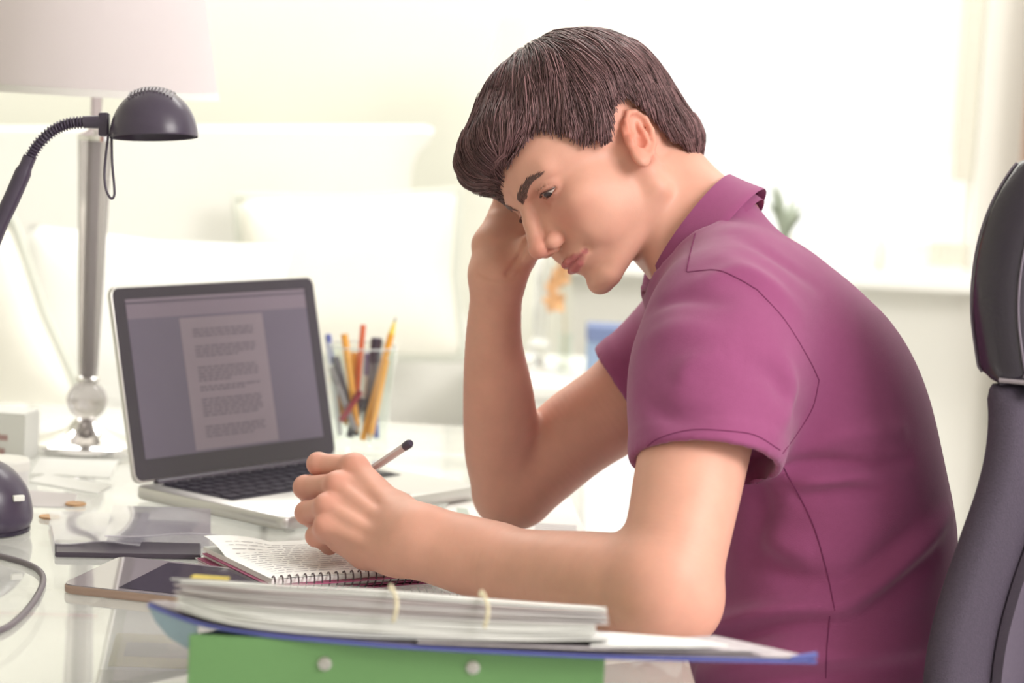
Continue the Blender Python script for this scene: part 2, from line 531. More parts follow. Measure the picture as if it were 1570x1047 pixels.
for (qx, qy, r) in ((858, 425, 0.020), (866, 405, 0.016), (850, 462, 0.022), (846, 440, 0.014), (872, 412, 0.010)):
    q = P(qx, qy, 4.22)
    q[1] = 4.20
    for k in range(5):
        a = k * 1.2566 + qx
        d1 = np.array((math.cos(a), 0.5 * math.sin(2 * a), math.sin(a)))
        sd = np.array((-math.sin(a), 0.3, math.cos(a)))
        make('petal', MB().grid(lambda u, v: q + d1 * r * u + sd * (v - 0.5) * r * 0.8 * math.sin(math.pi * (0.1 + 0.85 * u)), 5, 3, 0.0008), OFL, fl)
x0, x1 = P(900, 530, 4.18)[0], P(957, 530, 4.18)[0]
ht = P(925, 497, 4.18)[2] - zt
bxx = thing('blue_box', 'blue lidded box on the bedside table behind the sleeve', 'box', ((x0 + x1) / 2, 4.16, zt))
make('box_body', MB().box(((x0 + x1) / 2, 4.16, zt + 0.001 + ht * 0.36), (x1 - x0, 0.07, ht * 0.72)), mat('blue_card', srgb(150, 170, 200), 0.6, noise=0.1, nscale=40), bxx, bevel=0.003)
make('lid', MB().box(((x0 + x1) / 2, 4.16, zt + ht * 0.86), (x1 - x0 + 0.004, 0.074, ht * 0.27)), mat('slate_blue_card', srgb(120, 134, 174), 0.6), bxx, bevel=0.003)

# ================================================================== glass desk
ZD = 0.74
DX0, DX1, DY0, DY1 = -1.0, 0.165, 1.42, 3.28
desk = thing('glass_desk', 'glass desk with chrome legs and a lower glass shelf', 'desk', ((DX0 + DX1) / 2, (DY0 + DY1) / 2, 0))
make('glass_top', MB().box(((DX0 + DX1) / 2, (DY0 + DY1) / 2, ZD - 0.006), (DX1 - DX0, DY1 - DY0, 0.012)), GLASSTOP, desk, smooth=False)
for x in (DX0 + 0.06, DX1 - 0.06):
    for y in (DY0 + 0.06, DY1 - 0.06):
        make('leg', MB().lathe([(0.022, 0), (0.022, ZD - 0.013)], (x, y, 0), n=20), CHROME, desk)
make('rail', MB().tube([(DX0 + 0.06, DY1 - 0.06, 0.70), (DX1 - 0.06, DY1 - 0.06, 0.70)], 0.012, 12), CHROME, desk)
make('rail', MB().tube([(DX0 + 0.06, DY0 + 0.06, 0.70), (DX0 + 0.06, DY1 - 0.06, 0.70)], 0.012, 12), CHROME, desk)
ZS = 0.60
make('lower_shelf', MB().box((-0.64, 2.35, ZS - 0.004), (0.72, 1.72, 0.008)), GLASSTOP, desk, smooth=False)
for x in (-0.97, -0.31):
    for y in (1.6, 3.1):
        make('shelf_hanger', MB().tube([(x, y, ZS - 0.009), (x, y, ZD - 0.013)], 0.006, 10), CHROME, desk)


def slab(name, label, cat, pxs, z, t, m, group=None, parent=None, wob=0.0):
    """flat sheet given by its four corners as seen on a level plane"""
    o = [G(x, y, z) if len((x, y)) == 2 else None for x, y in pxs]
    mb = MB().prism([tuple(p) for p in o], (0, 0, 1), t)
    if parent is not None:
        return make(name, mb, m, parent, smooth=False)
    return tag(make(name, mb, m, smooth=False), label, cat, group)


# things on the lower shelf, seen through the glass
MAGY = mat('yellow_magazine_cover', srgb(214, 200, 120), 0.5, noise=0.35, nscale=14)
MAGG = mat('grey_magazine_cover', srgb(196, 190, 176), 0.5, noise=0.3, nscale=18)
for nm, lb_, ppx, m in (('magazine', 'yellow magazine on the lower glass shelf beside the green binder', [(165, 1030), (310, 1035), (310, 985), (178, 980)], MAGY),
                        ('magazine', 'grey printed magazine on the lower shelf at the bottom edge', [(120, 1100), (330, 1105), (330, 1040), (150, 1036)], MAGG)):
    o = [G(x, y, ZS + 0.001) for x, y in ppx]
    th = thing(nm, lb_, 'magazine', np.mean(o, 0))
    make('pages', MB().prism([tuple(p) for p in o], (0, 0, 1), 0.006), PAPER, th, smooth=False)
    cvr = make('cover', MB().prism([tuple(p + np.array((0, 0, 0.006))) for p in o], (0, 0, 1), 0.0008), m, th, smooth=False)
    c0 = np.mean(o, 0) + np.array((0, 0, 0.0071))
    e1, e2 = (o[1] - o[0]) * 0.35, (o[3] - o[0]) * 0.22
    make('cover_picture', MB().prism([c0 - e1 - e2, c0 + e1 - e2, c0 + e1 + e2, c0 - e1 + e2], (0, 0, 1), 0.0002), mat('muted_print', srgb(150, 140, 120), 0.5, noise=0.5, nscale=30), cvr, smooth=False)
o = [G(x, y, ZS + 0.001) for x, y in [(-60, 940), (150, 946), (150, 915), (-40, 905)]]
th = thing('pink_folder', 'pink card folder on the lower shelf under the lamp cord', 'folder', np.mean(o, 0))
make('cover', MB().prism([tuple(p) for p in o], (0, 0, 1), 0.002), mat('pink_card', srgb(214, 134, 152), 0.6), th, smooth=False)
make('inner_sheets', MB().prism([tuple(p * 1.0 + np.array((0.004, 0.006, 0.002))) for p in o], (0, 0, 1), 0.003), PAPER, th, smooth=False)

# ------------------------------------------------------------------ laptop
LO = np.array((-0.4067, 2.6116, ZD))
yaw, lid = 0.9036, 1.3315
LA = np.array((math.cos(yaw), math.sin(yaw), 0))
LB = np.array((math.sin(yaw), -math.cos(yaw), 0))
LZ = np.array((0, 0, 1.0))
LW, LD = 0.326, 0.228
lap = thing('laptop', 'open silver laptop showing a text document', 'laptop', LO + LA * LW / 2 + LB * LD / 2)


def lp(a, b, z):
    return LO + LA * a + LB * b + LZ * z


def plate(w, h, r, ca, cb, z, t, cham=0.0):
    return MB().prism([lp(ca + x, cb + y, z) for x, y in rrect(w, h, r)], LZ, t, cham)


deck = make('base', plate(LW, LD, 0.012, LW / 2, LD / 2, 0.003, 0.014, 0.002), ALU, lap, angle=50)
make('keyboard_tray', plate(0.276, 0.112, 0.003, LW / 2, 0.072, 0.0172, 0.0004), KEYM, deck, smooth=False)
make('trackpad', plate(0.105, 0.075, 0.004, LW / 2, 0.180, 0.0172, 0.0005), mat('trackpad_glass', (0.60, 0.59, 0.58), 0.3, metal=0.5), deck, smooth=False)
rows = [(0.020, 0.008, 14, 0.0), (0.036, 0.0155, 14, 0.0), (0.055, 0.0155, 14, 0.004), (0.074, 0.0155, 13, 0.008), (0.093, 0.0155, 12, 0.014), (0.1115, 0.0155, 11, 0.0)]
for b0, hh, n, off in rows:
    kw = (0.270 - off) / n
    proto = None
    for i in range(n):
        if proto is None:
            proto = make('key', plate(kw - 0.003, hh, 0.0015, 0.028 + off / 2 + kw / 2, b0, 0.0176, 0.0012), KEYM, deck, smooth=False)
        else:
            k = proto.copy()
            COL.objects.link(k)
            k.parent = deck
            k.location = tuple(LA * kw * i)
for a in (0.03, LW - 0.03):
    for b in (0.02, LD - 0.02):
        make('foot', MB().lathe([(0.006, 0), (0.006, 0.003)], lp(a, b, 0.0002), n=12), BLACKP, lap)
make('hinge', MB().tube([lp(0.03, 0.004, 0.0165), lp(LW - 0.03, 0.004, 0.0165)], 0.0045, 10), BLACKP, lap)
UPL = -LB * math.cos(lid) + LZ * math.sin(lid)
NL = np.cross(LA, UPL)
NL = NL if NL @ LB > 0 else -NL
LID0 = lp(0, 0.002, 0.018)


def sp(a, h, n=0.0):
    return LID0 + LA * a + UPL * h + NL * n


def splate(a0, a1, h0, h1, n, t, r=0.0005):
    return MB().prism([sp((a0 + a1) / 2 + x, (h0 + h1) / 2 + y, n) for x, y in rrect(a1 - a0, h1 - h0, r, 4)], NL, t)


ld = make('lid', MB().prism([sp(LW / 2 + x, 0.110 + y, -0.0055) for x, y in rrect(LW, 0.219, 0.011)], NL, 0.006, 0.001), ALU, lap, angle=50)
bz = make('bezel', splate(0.0022, LW - 0.0022, 0.003, 0.2175, 0.0004, 0.0005, 0.0095), BEZ, ld, smooth=False)
SCR = mat('screen_grey', srgb(96, 88, 104), 0.22, emit=(srgb(104, 96, 108), 0.22), noise=0.12, nscale=9)
SCRT = mat('screen_toolbar', srgb(112, 100, 114), 0.22, emit=(srgb(128, 116, 124), 0.22), noise=0.08, nscale=12)
SCRP = mat('screen_page', srgb(116, 104, 114), 0.22, emit=(srgb(138, 126, 132), 0.24), noise=0.08, nscale=12)
SCRK = mat('screen_ink', srgb(84, 76, 90), 0.3, emit=(srgb(90, 82, 92), 0.15))
s0, s1, h0, h1 = 0.0195, LW - 0.0195, 0.026, 0.2045
sc = make('screen', splate(s0, s1, h0, h1, 0.0009, 0.0003), SCR, ld, smooth=False)
SWd, SHt = s1 - s0, h1 - h0


def sq(u0, u1, v0, v1, n):
    return splate(s0 + SWd * u0, s0 + SWd * u1, h1 - SHt * v1, h1 - SHt * v0, n, 0.0001, 0.0002)


make('screen_toolbar', sq(0.0, 1.0, 0.0, 0.125, 0.00125), SCRT, sc, smooth=False)
make('screen_menu_line', sq(0.0, 1.0, 0.02, 0.032, 0.0014), SCRK, sc, smooth=False)
make('screen_page', sq(0.27, 0.735, 0.14, 0.985, 0.00125), SCRP, sc, smooth=False)
tx = MB()
ln = 0
for v0, n in ((0.215, 3), (0.325, 4), (0.46, 5), (0.585, 2), (0.665, 6), (0.84, 4)):
    for i in range(n):
        w = 0.335 if i < n - 1 else 0.335 * random.uniform(0.5, 1.0)
        u = 0.335
        while u < 0.335 + w - 0.01:
            l = random.uniform(0.015, 0.05)
            q = sq(u, min(u + l, 0.335 + w), v0 + i * 0.0205, v0 + i * 0.0205 + 0.0085, 0.0014)
            tx.add(q.v, q.f)
            u += l + 0.008
to = make('screen_text', tx, SCRK, sc, smooth=False)

# ------------------------------------------------------------------ crystal table lamp
CRYS2 = mat('smoky_crystal', (0.74, 0.70, 0.71), 0.04, trans=0.7, ior=1.45)
tc0 = G(131, 688)
tl = thing('table_lamp', 'tall crystal column table lamp with pale fabric shade behind the laptop', 'lamp', tc0)


def at_h(py, px=135):
    return P(px, py, (tc0 - CAM) @ FW)[2] - ZD


z1, z2, z3, z4, z5 = at_h(612, 131), at_h(582), at_h(212), at_h(150), at_h(143)
make('lamp_base', MB().lathe([(0.072, 0.0), (0.073, 0.003), (0.073, 0.009), (0.070, 0.011), (0.05, 0.016), (0.026, 0.024), (0.016, 0.034), (0.009, 0.042), (0.009, z1 - 0.02)], tc0 + LZ * 0.0004, n=48), CHROME, tl)
make('crystal_ball', MB().lathe([(0.024 * math.sin(math.pi * i / 16) + 0.001, z1 - 0.024 * math.cos(math.pi * i / 16)) for i in range(17)], tc0, n=32), CRYS2, tl)
make('collar_ring', MB().lathe([(0.010, z1 + 0.021), (0.015, z1 + 0.024), (0.015, z2 + 0.004), (0.010, z2 + 0.008)], tc0, n=24), CHROME, tl)
make('column', MB().lathe([(0.011, z2), (0.0125, z2 + 0.02), (0.0165, (z2 + z3) / 2), (0.021, z3)], tc0, n=8), CRYS2, tl, smooth=False)
make('column_core', MB().lathe([(0.006, z2), (0.006, z3)], tc0, n=10), mat('dark_steel_rod', srgb(120, 104, 108), 0.3, metal=0.5), tl)
make('column_cap', MB().lathe([(0.022, z3), (0.022, z3 + 0.006), (0.010, z3 + 0.012), (0.007, z3 + 0.016), (0.007, z4 + 0.03)], tc0, n=24), CHROME, tl)
shm = bpy.data.materials.new('linen_shade')
shm.use_nodes = True
nt = shm.node_tree
nt.nodes.clear()
o_ = nt.nodes.new('ShaderNodeOutputMaterial')
mx = nt.nodes.new('ShaderNodeMixShader')
mx.inputs[0].default_value = 0.45
df = nt.nodes.new('ShaderNodeBsdfDiffuse')
df.inputs[0].default_value = (*srgb(240, 234, 238), 1)
tr = nt.nodes.new('ShaderNodeBsdfTranslucent')
tr.inputs[0].default_value = (*srgb(246, 240, 240), 1)
nt.links.new(df.outputs[0], mx.inputs[1])
nt.links.new(tr.outputs[0], mx.inputs[2])
nt.links.new(mx.outputs[0], o_.inputs[0])
rs = 183 / FPX * ((tc0 - CAM) @ FW)
sd = make('lamp_shade', MB().lathe([(rs, z5), (rs * 0.70, z5 + 0.27), (rs * 0.70 - 0.0015, z5 + 0.27), (rs - 0.0015, z5), (rs, z5)], tc0, n=64, cap=False), shm, tl)
make('shade_trim', MB().lathe([(rs + 0.0006, z5), (rs * 0.99 + 0.0006, z5 + 0.009), (rs * 0.99 - 0.002, z5 + 0.009), (rs - 0.002, z5), (rs + 0.0006, z5)], tc0, n=64, cap=False), mat('pale_trim', (0.8, 0.77, 0.76), 0.8), sd)
for k in range(3):
    a = k * 2.094 + 0.4
    make('shade_spoke', MB().tube([tc0 + LZ * (z4 + 0.03), tc0 + np.array((math.cos(a) * (rs - 0.005), math.sin(a) * (rs - 0.005), z5 + 0.02))], 0.0015, 6), CHROME, tl)

# ------------------------------------------------------------------ black gooseneck lamp
DLd = 2.42
hd = P(236, 211, DLd)
px = DLd / FPX
hr = 67 * px
bl = thing('desk_lamp', 'black gooseneck desk lamp with domed ventilated head', 'lamp', G(-70, 822))
hax = UP * 0.995 - RT * 0.02
dome = [(hr, 0.0), (hr * 1.005, 0.002), (hr * 0.985, hr * 0.24), (hr * 0.90, hr * 0.52), (hr * 0.74, hr * 0.78), (hr * 0.52, hr * 0.98), (hr * 0.28, hr * 1.09), (0.0015, hr * 1.12)]
dome = [tuple(q) for q in spline(dome, 26)]
inner = [(max(r - 0.0025, 0.0005), h - 0.002 if h > 0.003 else 0.0) for r, h in dome[::-1]]
ho = make('lamp_head', MB().lathe(dome + inner, hd, hax, 48, cap=False), BLACKP, bl, angle=60)
for k in range(13):
    u = (k - 6) * 0.10
    loop = []
    for j in range(13):
        v = -0.30 + 0.85 * j / 12
        rr = math.hypot(u * 0.80, v * 0.9)
        h = np.interp(rr, [q[0] / hr for q in dome[::-1]], [q[1] for q in dome[::-1]])
        loop.append(hd + hax * (h + 0.0008) + RT * u * hr * 0.80 + (-FW) * v * hr * 0.9 + UP * 0)
    make('vent_rib', MB().tube(loop, 0.0016, 6), GREYP, ho)
make('bulb', MB().lathe([(0.012 * math.sin(math.pi * i / 12) + 0.0005, 0.022 - 0.012 * math.cos(math.pi * i / 12)) for i in range(13)], hd, hax, 20), mat('frosted_bulb', (0.8, 0.8, 0.78), 0.4), ho)
make('bracket', MB().box(P(160, 191, DLd), (16 * px, 20 * px, 36 * px), np.stack([RT, FW, UP], 1)), BLACKP, bl, bevel=0.002)
make('neck_sleeve', MB().tube([P(160, 187, DLd), P(128, 187, DLd)], [0.0068, 0.0062], 18), BLACKP, bl)
gp = spline([P(*q) for q in ((130, 187, DLd), (104, 190, DLd), (80, 201, DLd), (58, 222, DLd), (44, 245, DLd))], 120)
make('gooseneck', MB().tube(gp, [0.0056 + 0.0011 * math.sin(i * 2 * math.pi * 22 / 120) for i in range(120)], 14), BLACKP, bl, angle=80)
gb = G(-100, 815)
make('lamp_arm', MB().tube(spline([P(46, 240, DLd), P(20, 300, DLd), P(-12, 372, DLd), P(-70, 540, DLd), gb + LZ * 0.03], 30), [0.0068] * 3 + [0.0085] * 27, 16), BLACKP, bl)
make('wire_loop', MB().tube(spline([P(*q, DLd - 0.012) for q in ((166, 206), (162, 240), (160, 270), (163, 292), (170, 304), (175, 300), (175, 285), (172, 250), (171, 212))], 40), 0.0013, 8), BLACKP, bl)
bcx = G(-45, 812)
bdm = []
mb = MB().lathe([tuple(q) for q in spline([(0.058, 0.004), (0.062, 0.014), (0.061, 0.028), (0.055, 0.046), (0.042, 0.062), (0.024, 0.072), (0.001, 0.076)], 22)], (0, 0, 0), n=48)
v = np.array(mb.v) * np.array((1.0, 0.9, 1.0)) + bcx
make('lamp_base', (v, mb.f), BLACKP, bl, angle=60)
mb = MB().lathe([(0.056, 0.0), (0.060, 0.002), (0.060, 0.0055)], (0, 0, 0), n=48)
make('base_rim', (np.array(mb.v) * np.array((1.0, 0.9, 1.0)) + bcx, mb.f), BLACKG, bl)
swc = bcx + np.array((0.053, -0.026, 0.040))
make('switch', MB().box(swc, (0.012, 0.005, 0.006), rotz(0.6)), WHITE, bl, bevel=0.001)
cord = [G(*q) + LZ * 0.003 for q in ((-90, 835), (-40, 846), (0, 857), (38, 868), (60, 880), (66, 896), (56, 920), (34, 948), (4, 970), (-50, 985))]
make('power_cord', MB().tube(spline(cord, 60), 0.0030, 10), mat('grey_cord', srgb(112, 104, 110), 0.5), bl)

# ------------------------------------------------------------------ glass of pencils
cc = G(549, 690)
hc = P(560, 528, (cc - CAM) @ FW)[2] - ZD
cup = thing('pencil_cup', 'tall clear glass tumbler holding pencils behind the laptop', 'glass', cc)
make('tumbler', MB().lathe([(0.036, 0), (0.037, 0.004), (0.044, hc), (0.0425, hc), (0.0355, 0.008), (0.001, 0.008)], cc + LZ * 0.0004, n=40), GLASS, cup)
make('rim', MB().tube([cc + LZ * hc + np.array((math.cos(a), math.sin(a), 0)) * 0.0433 for a in np.linspace(0, 2 * math.pi, 49)], 0.0011, 6), mat('bright_glass_rim', (0.9, 0.9, 0.92), 0.1, trans=0.5), cup)
dcup = (cc - CAM) @ FW


def stick(name, label, p0, p1, r, m, kind, off=0.0, n=6, tipm=None, capm=None):
    a, b = P(*p0, dcup + off), P(*p1, dcup + off * 0.6)
    a[2] = max(a[2], ZD + 0.010 + r)
    ax = (b - a) / np.linalg.norm(b - a)
    L = np.linalg.norm(b - a)
    th = thing(name, label, 'pen' if 'pencil' not in name else 'pencil', a, 'pens and pencils in the glass')
    at = lambda t: a + ax * L * t
    if kind == 'pencil_up':
        k = 0.86
        make('shaft', MB().tube([at(0), at(k)], r, n), m, th, smooth=False)
        make('wood_tip', MB().tube([at(k), at(0.965)], [r * 0.98, r * 0.3], n), WOODTIP if tipm is None else tipm, th)
        make('lead', MB().tube([at(0.965), at(1.0)], [r * 0.3, 0.0003], n), YELLOW if tipm is None else GRAPH, th)
    elif kind == 'pencil_down':
        k = 0.10
        make('shaft', MB().tube([at(k), at(1)], r, n), m, th, smooth=False)
        make('wood_tip', MB().tube([at(k), at(0.03)], [r * 0.98, r * 0.3], n), WOODTIP, th)
        make('lead', MB().tube([at(0.03), at(0.0)], [r * 0.3, 0.0004], n), GRAPH, th)
    else:
        make('barrel', MB().tube([at(0), at(0.02), at(0.72)], [r * 0.6, r, r], 12), m, th)
        make('cap', MB().tube([at(0.70), at(0.71), at(0.985), at(1.0)], [r * 0.9, r * 1.12, r * 1.12, r * 0.7], 12), capm or m, th)
        make('clip', MB().tube([at(0.97) - FW * r * 1.3, at(0.76) - FW * r * 1.3], r * 0.22, 6), capm or m, th)
    return th


LP = 'pens and pencils in the glass'
stick('pencil', 'yellow-orange pencil with sharpened end up, leaning right above the rim', (556, 676), (607, 486), 0.0048, ORANGE, 'pencil_up', -0.012, tipm=YELLOW)
stick('pencil', 'second orange pencil low in the glass, beside the leaning one', (566, 682), (592, 552), 0.0046, ORANGE, 'pencil_down', -0.020)
stick('pencil', 'upright orange pencil standing left of the red one', (549, 668), (528, 512), 0.0050, ORANGE, 'pencil_down', -0.004)
stick('pencil', 'thin red-orange pencil standing upright', (544, 640), (557, 498), 0.0040, REDP, 'pencil_down', 0.010)
stick('pencil', 'short orange pencil at the left bottom of the glass', (533, 655), (508, 578), 0.0042, ORANGE, 'pencil_down', 0.012)
stick('pencil', 'orange pencil half hidden behind the upright ones', (548, 640), (543, 540), 0.0045, ORANGE, 'pencil_down', 0.020)
stick('marker', 'black marker standing capped end up', (565, 650), (578, 517), 0.0068, GREYP, 'pen', 0.008, capm=BLACKP)
stick('pen', 'clear pen with blue end at the left edge of the glass', (521, 668), (503, 512), 0.0036, mat('clear_white_plastic', (0.78, 0.78, 0.82), 0.3), 'pen', 0.004, capm=BLUEP)
stick('pen', 'black pen leaning left behind the laptop edge', (548, 668), (514, 546), 0.0042, BLACKP, 'pen', 0.0, capm=BLACKP)
stick('pen', 'silver-grey pen leaning left, lower than the black one', (545, 660), (507, 562), 0.0038, mat('silver_grey_plastic', srgb(150, 142, 148), 0.4), 'pen', -0.012, capm=GREYP)
stick('pen', 'dark red pen lying crosswise inside the glass', (522, 646), (553, 600), 0.0038, DRED, 'pen', -0.022, capm=DRED)
stick('pen', 'white pen with blue and red bands in the middle', (560, 660), (565, 540), 0.0045, mat('white_plastic', (0.8, 0.79, 0.78), 0.35), 'pen', 0.016, capm=mat('violet_plastic', srgb(140, 120, 170), 0.4))
stick('pen', 'blue pen standing low at the right inside the glass', (577, 676), (572, 590), 0.0040, BLUEP, 'pen', 0.014, capm=BLUEP)
stick('pen', 'short black pen at the bottom of the glass', (535, 672), (556, 610), 0.0048, BLACKP, 'pen', 0.004, capm=BLACKP)

# ------------------------------------------------------------------ green lever-arch binder, lying flat, spine to the front
GX0, GX1, GY0, GY1, GZ0, GZ1 = -0.224, 0.080, 1.722, 2.005, ZD + 0.0005, 0.8135
gb_ = thing('green_binder', 'green lever-arch binder lying flat under the blue one', 'binder', ((GX0 + GX1) / 2, (GY0 + GY1) / 2, GZ0))
make('bottom_cover', MB().box(((GX0 + GX1) / 2, (GY0 + GY1) / 2 + 0.002, GZ0 + 0.0015), (GX1 - GX0, GY1 - GY0, 0.003)), GREEN, gb_, bevel=0.001)
_zb = GZ1 - 0.062
make('top_cover', MB().add([(x, y, z + dz) for x in (GX0, GX1) for y, z in ((GY0 + 0.0005, GZ1), (GY1, _zb)) for dz in (-0.003, 0)],
                           [(0, 1, 3, 2), (4, 6, 7, 5), (0, 4, 5, 1), (2, 3, 7, 6), (0, 2, 6, 4), (1, 5, 7, 3)]), GREEN, gb_, bevel=0.001)
spn = make('spine', MB().box(((GX0 + GX1) / 2, GY0 + 0.0015, (GZ0 + GZ1) / 2), (GX1 - GX0, 0.003, GZ1 - GZ0)), GREEN, gb_, bevel=0.001)
for qx, qy in ((498, 1017), (725, 1023)):
    q = P(qx, qy, 1.0)
    v = q - CAM
    c = CAM + v * (GY0 / v[1])
    make('rivet', MB().lathe([(0.0052, 0), (0.0050, 0.0012), (0.0032, 0.0020), (0.0030, 0.0010), (0.0005, 0.0010)], c - np.array((0, 0.0002, 0)), (0, -1, 0), 24), STEEL, spn)
cx_ = (GX0 + GX1) / 2
SL = 0.062 / (GY1 - GY0)                     # the top board slopes down from the thick spine to the fore edge


def wedge(x0, x1, y0, y1, zb, inset):
    z = lambda y: GZ1 - inset - (y - GY0) * SL
    vs = [(x, y, zz) for x in (x0, x1) for y, zz in ((y0, zb), (y1, zb), (y1, z(y1)), (y0, z(y0)))]
    return MB().add(vs, [(0, 1, 2, 3), (4, 7, 6, 5), (0, 4, 5, 1), (1, 5, 6, 2), (2, 6, 7, 3), (3, 7, 4, 0)])


make('paper_block', wedge(GX0 + 0.006, GX1 - 0.006, GY0 + 0.03, GY1 - 0.02, GZ0 + 0.004, 0.006), PAPER2, gb_, smooth=False)

# ------------------------------------------------------------------ open blue ring binder with its papers
ND = 1.752
SLV = np.array((0.0, 1.0, -SL * 1.02))
bb = thing('blue_binder', 'open blue ring binder stacked with papers on the green binder', 'binder', (0.0, 1.85, GZ1))
cov = [P(228, 924, 1.80), P(262, 938, 1.79), P(320, 957, 1.775), P(402, 970, 1.762), P(520, 981, 1.755), P(640, 990, 1.752), P(900, 1003, 1.750), P(1100, 1009, 1.750), P(1252, 1012, 1.760)]
front = spline(cov, 60)
fu = np.linspace(0, 1, 60)
depth = np.interp(fu, [0, 0.12, 0.7, 0.88, 1.0], [0.09, 0.20, 0.20, 0.085, 0.004])
back = front + SLV * depth[:, None] + np.array((0, 0, 1)) * np.interp(fu, [0, 0.72, 0.88, 1], [0, 0, 0.014, 0.0])[:, None]


def covf(dz, v0=0.0):
    def f(u, v):
        i = int(round(u * 59))
        vv = v0 + (1 - v0) * v
        return front[i] * (1 - vv) + back[i] * vv + np.array((0, 0, dz))
    return f


make('cover', MB().grid(covf(0.0), 59, 6, 0.0030), BLUE, bb)
make('cover_edge', MB().tube(front - np.array((0, 0.0005, 0.0014)), 0.0013, 8), mat('bright_blue_edge', srgb(98, 104, 176), 0.4), bb)
make('inner_lining', MB().grid(covf(0.0016, 0.03), 59, 6, 0.0006), mat('printed_lining', srgb(200, 190, 196), 0.7, noise=0.25, nscale=120), bb)
make('cover_tip', MB().tube([front[-3] + np.array((0, 0, 0.001)), front[-2] + np.array((0, 0, 0.002)), front[-1] + np.array((0, 0, 0.004))], [0.0014, 0.0028, 0.0024], 8), MATS['bright_blue_edge'], bb)
bot = spline([P(274, 934, 1.785), P(330, 952, 1.776), P(400, 964, 1.766), P(520, 974, 1.760), P(640, 979, 1.757), P(800, 983, 1.756), P(936, 981, 1.756)], 40)
top = spline([P(268, 888, 1.790), P(330, 890, 1.782), P(400, 894, 1.774), P(520, 901, 1.768), P(640, 910, 1.765), P(800, 922, 1.763), P(930, 931, 1.763)], 40)
NSH = 22
for i in range(NSH):
    t = (i + 0.5) / NSH
    edge = bot * (1 - t) + top * t
    gap = np.linalg.norm(top - bot, axis=1) / NSH
    k0 = random.choice((0, 0, 0, 1)) if i not in (NSH - 1,) else 0
    k1 = 39 if i > NSH * 0.45 or i < 2 else 38
    jy = random.uniform(-0.0022, 0.0022)
    th_ = gap * random.uniform(0.74, 0.95)
    jx = random.uniform(-0.004, 0.004)
    m = PAPER if (i < 9 or i > NSH - 4) else random.choice((PAPER, PAPER2, PAPER2, PAPER3))
    pts_ = []
    sub = edge[k0:k1 + 1]
    sub = sub + np.array((0, jy, 0))
    sub[0, 0] += jx
    ths = th_[k0:k1 + 1]
    mb = MB()
    vs, fs = [], []
    n_ = len(sub)
    wob = 0.0004 * np.sin(np.linspace(0, 9 + i % 4, n_) + i)
    for q, w_, h_ in zip(sub, wob, ths):
        for dv in (0.0, 0.10, 0.20):
            b0_ = q + SLV * dv + np.array((0, 0, w_))
            vs += [b0_ - np.array((0, 0, h_ / 2)), b0_ + np.array((0, 0, h_ / 2))]
    idx = lambda a, b, c: a * 6 + b * 2 + c
    for a in range(n_ - 1):
        for b in range(2):
            fs += [(idx(a, b, 1), idx(a + 1, b, 1), idx(a + 1, b + 1, 1), idx(a, b + 1, 1)), (idx(a, b, 0), idx(a, b + 1, 0), idx(a + 1, b + 1, 0), idx(a + 1, b, 0))]
        fs += [(idx(a, 0, 0), idx(a + 1, 0, 0), idx(a + 1, 0, 1), idx(a, 0, 1)), (idx(a, 2, 0), idx(a, 2, 1), idx(a + 1, 2, 1), idx(a + 1, 2, 0))]
    for a in (0, n_ - 1):
        for b in range(2):
            fs.append((idx(a, b, 0), idx(a, b, 1), idx(a, b + 1, 1), idx(a, b + 1, 0)))
    make('paper_sheet', mb.add(vs, fs), m, bb, smooth=False)
make('yellow_divider', MB().prism([P(292, 886, 1.80), P(350, 889, 1.79), P(352, 887, 1.83), P(298, 883, 1.84)], (0, 0, 1), 0.0010), YELLOW, bb, smooth=False)
rr0 = [P(905, 992, 1.752), P(1050, 993, 1.752), P(1118, 991, 1.762), P(1060, 981, 1.80), P(940, 972, 1.83), P(905, 970, 1.83)]
make('loose_sheet', MB().prism(rr0, (0, 0, 1), 0.0012), PAPER, bb, smooth=False)
rr1 = [P(640, 986, 1.750), P(905, 996, 1.7495), P(1180, 1000, 1.756), P(1120, 992, 1.79), P(905, 978, 1.83), P(640, 972, 1.83)]
make('printed_sheet', MB().prism(rr1, (0, 0, 1), 0.0008), mat('printed_grey_sheet', srgb(206, 198, 204), 0.7, noise=0.3, nscale=160), bb, smooth=False)
for qx, qy in ((604, 905), (744, 914)):
    c0 = P(qx, qy + 4, 1.762)
    make('binder_ring', MB().tube(spline([c0 + np.array((-0.004, 0.03, -0.004)), c0 + np.array((-0.003, 0.008, 0.0035)), c0 + np.array((-0.0005, -0.001, 0.0020)), P(qx + 4, qy + 16, 1.752), P(qx + 3, qy + 32, 1.750), P(qx - 1, qy + 48, 1.752)], 26), 0.0014, 8), BEIGE, bb)
pk = [P(226, 928, 1.802), P(262, 942, 1.792), P(302, 954, 1.782), P(302, 996, 1.79), P(284, 993, 1.792), P(258, 977, 1.797), P(238, 953, 1.802)]
make('plastic_pocket', MB().prism(pk, np.cross(pk[2] - pk[0], pk[3] - pk[2]), 0.001), BLUEFILM, bb, smooth=False)

# ------------------------------------------------------------------ spiral notebook under the writing hand
A = G(312, 836, ZD + 0.016)
e1 = np.array((0.52, -0.855, 0)) * 0.155
e2 = np.array((0.855, 0.52, 0)) * 0.215
nb = thing('spiral_notebook', 'spiral notebook with magenta cover under the writing hand', 'notebook', A + (e1 + e2) / 2 - np.array((0, 0, 0.016)))
bz0 = np.array((A[0], A[1], ZD + 0.0006))


def nbs(o1, o2, z, t, s1=1.0, s2=1.0):
    q = bz0 + np.array((0, 0, z)) + e1 * o1 + e2 * o2
    return MB().prism([q, q + e1 * s1, q + e1 * s1 + e2 * s2, q + e2 * s2], (0, 0, 1), t)


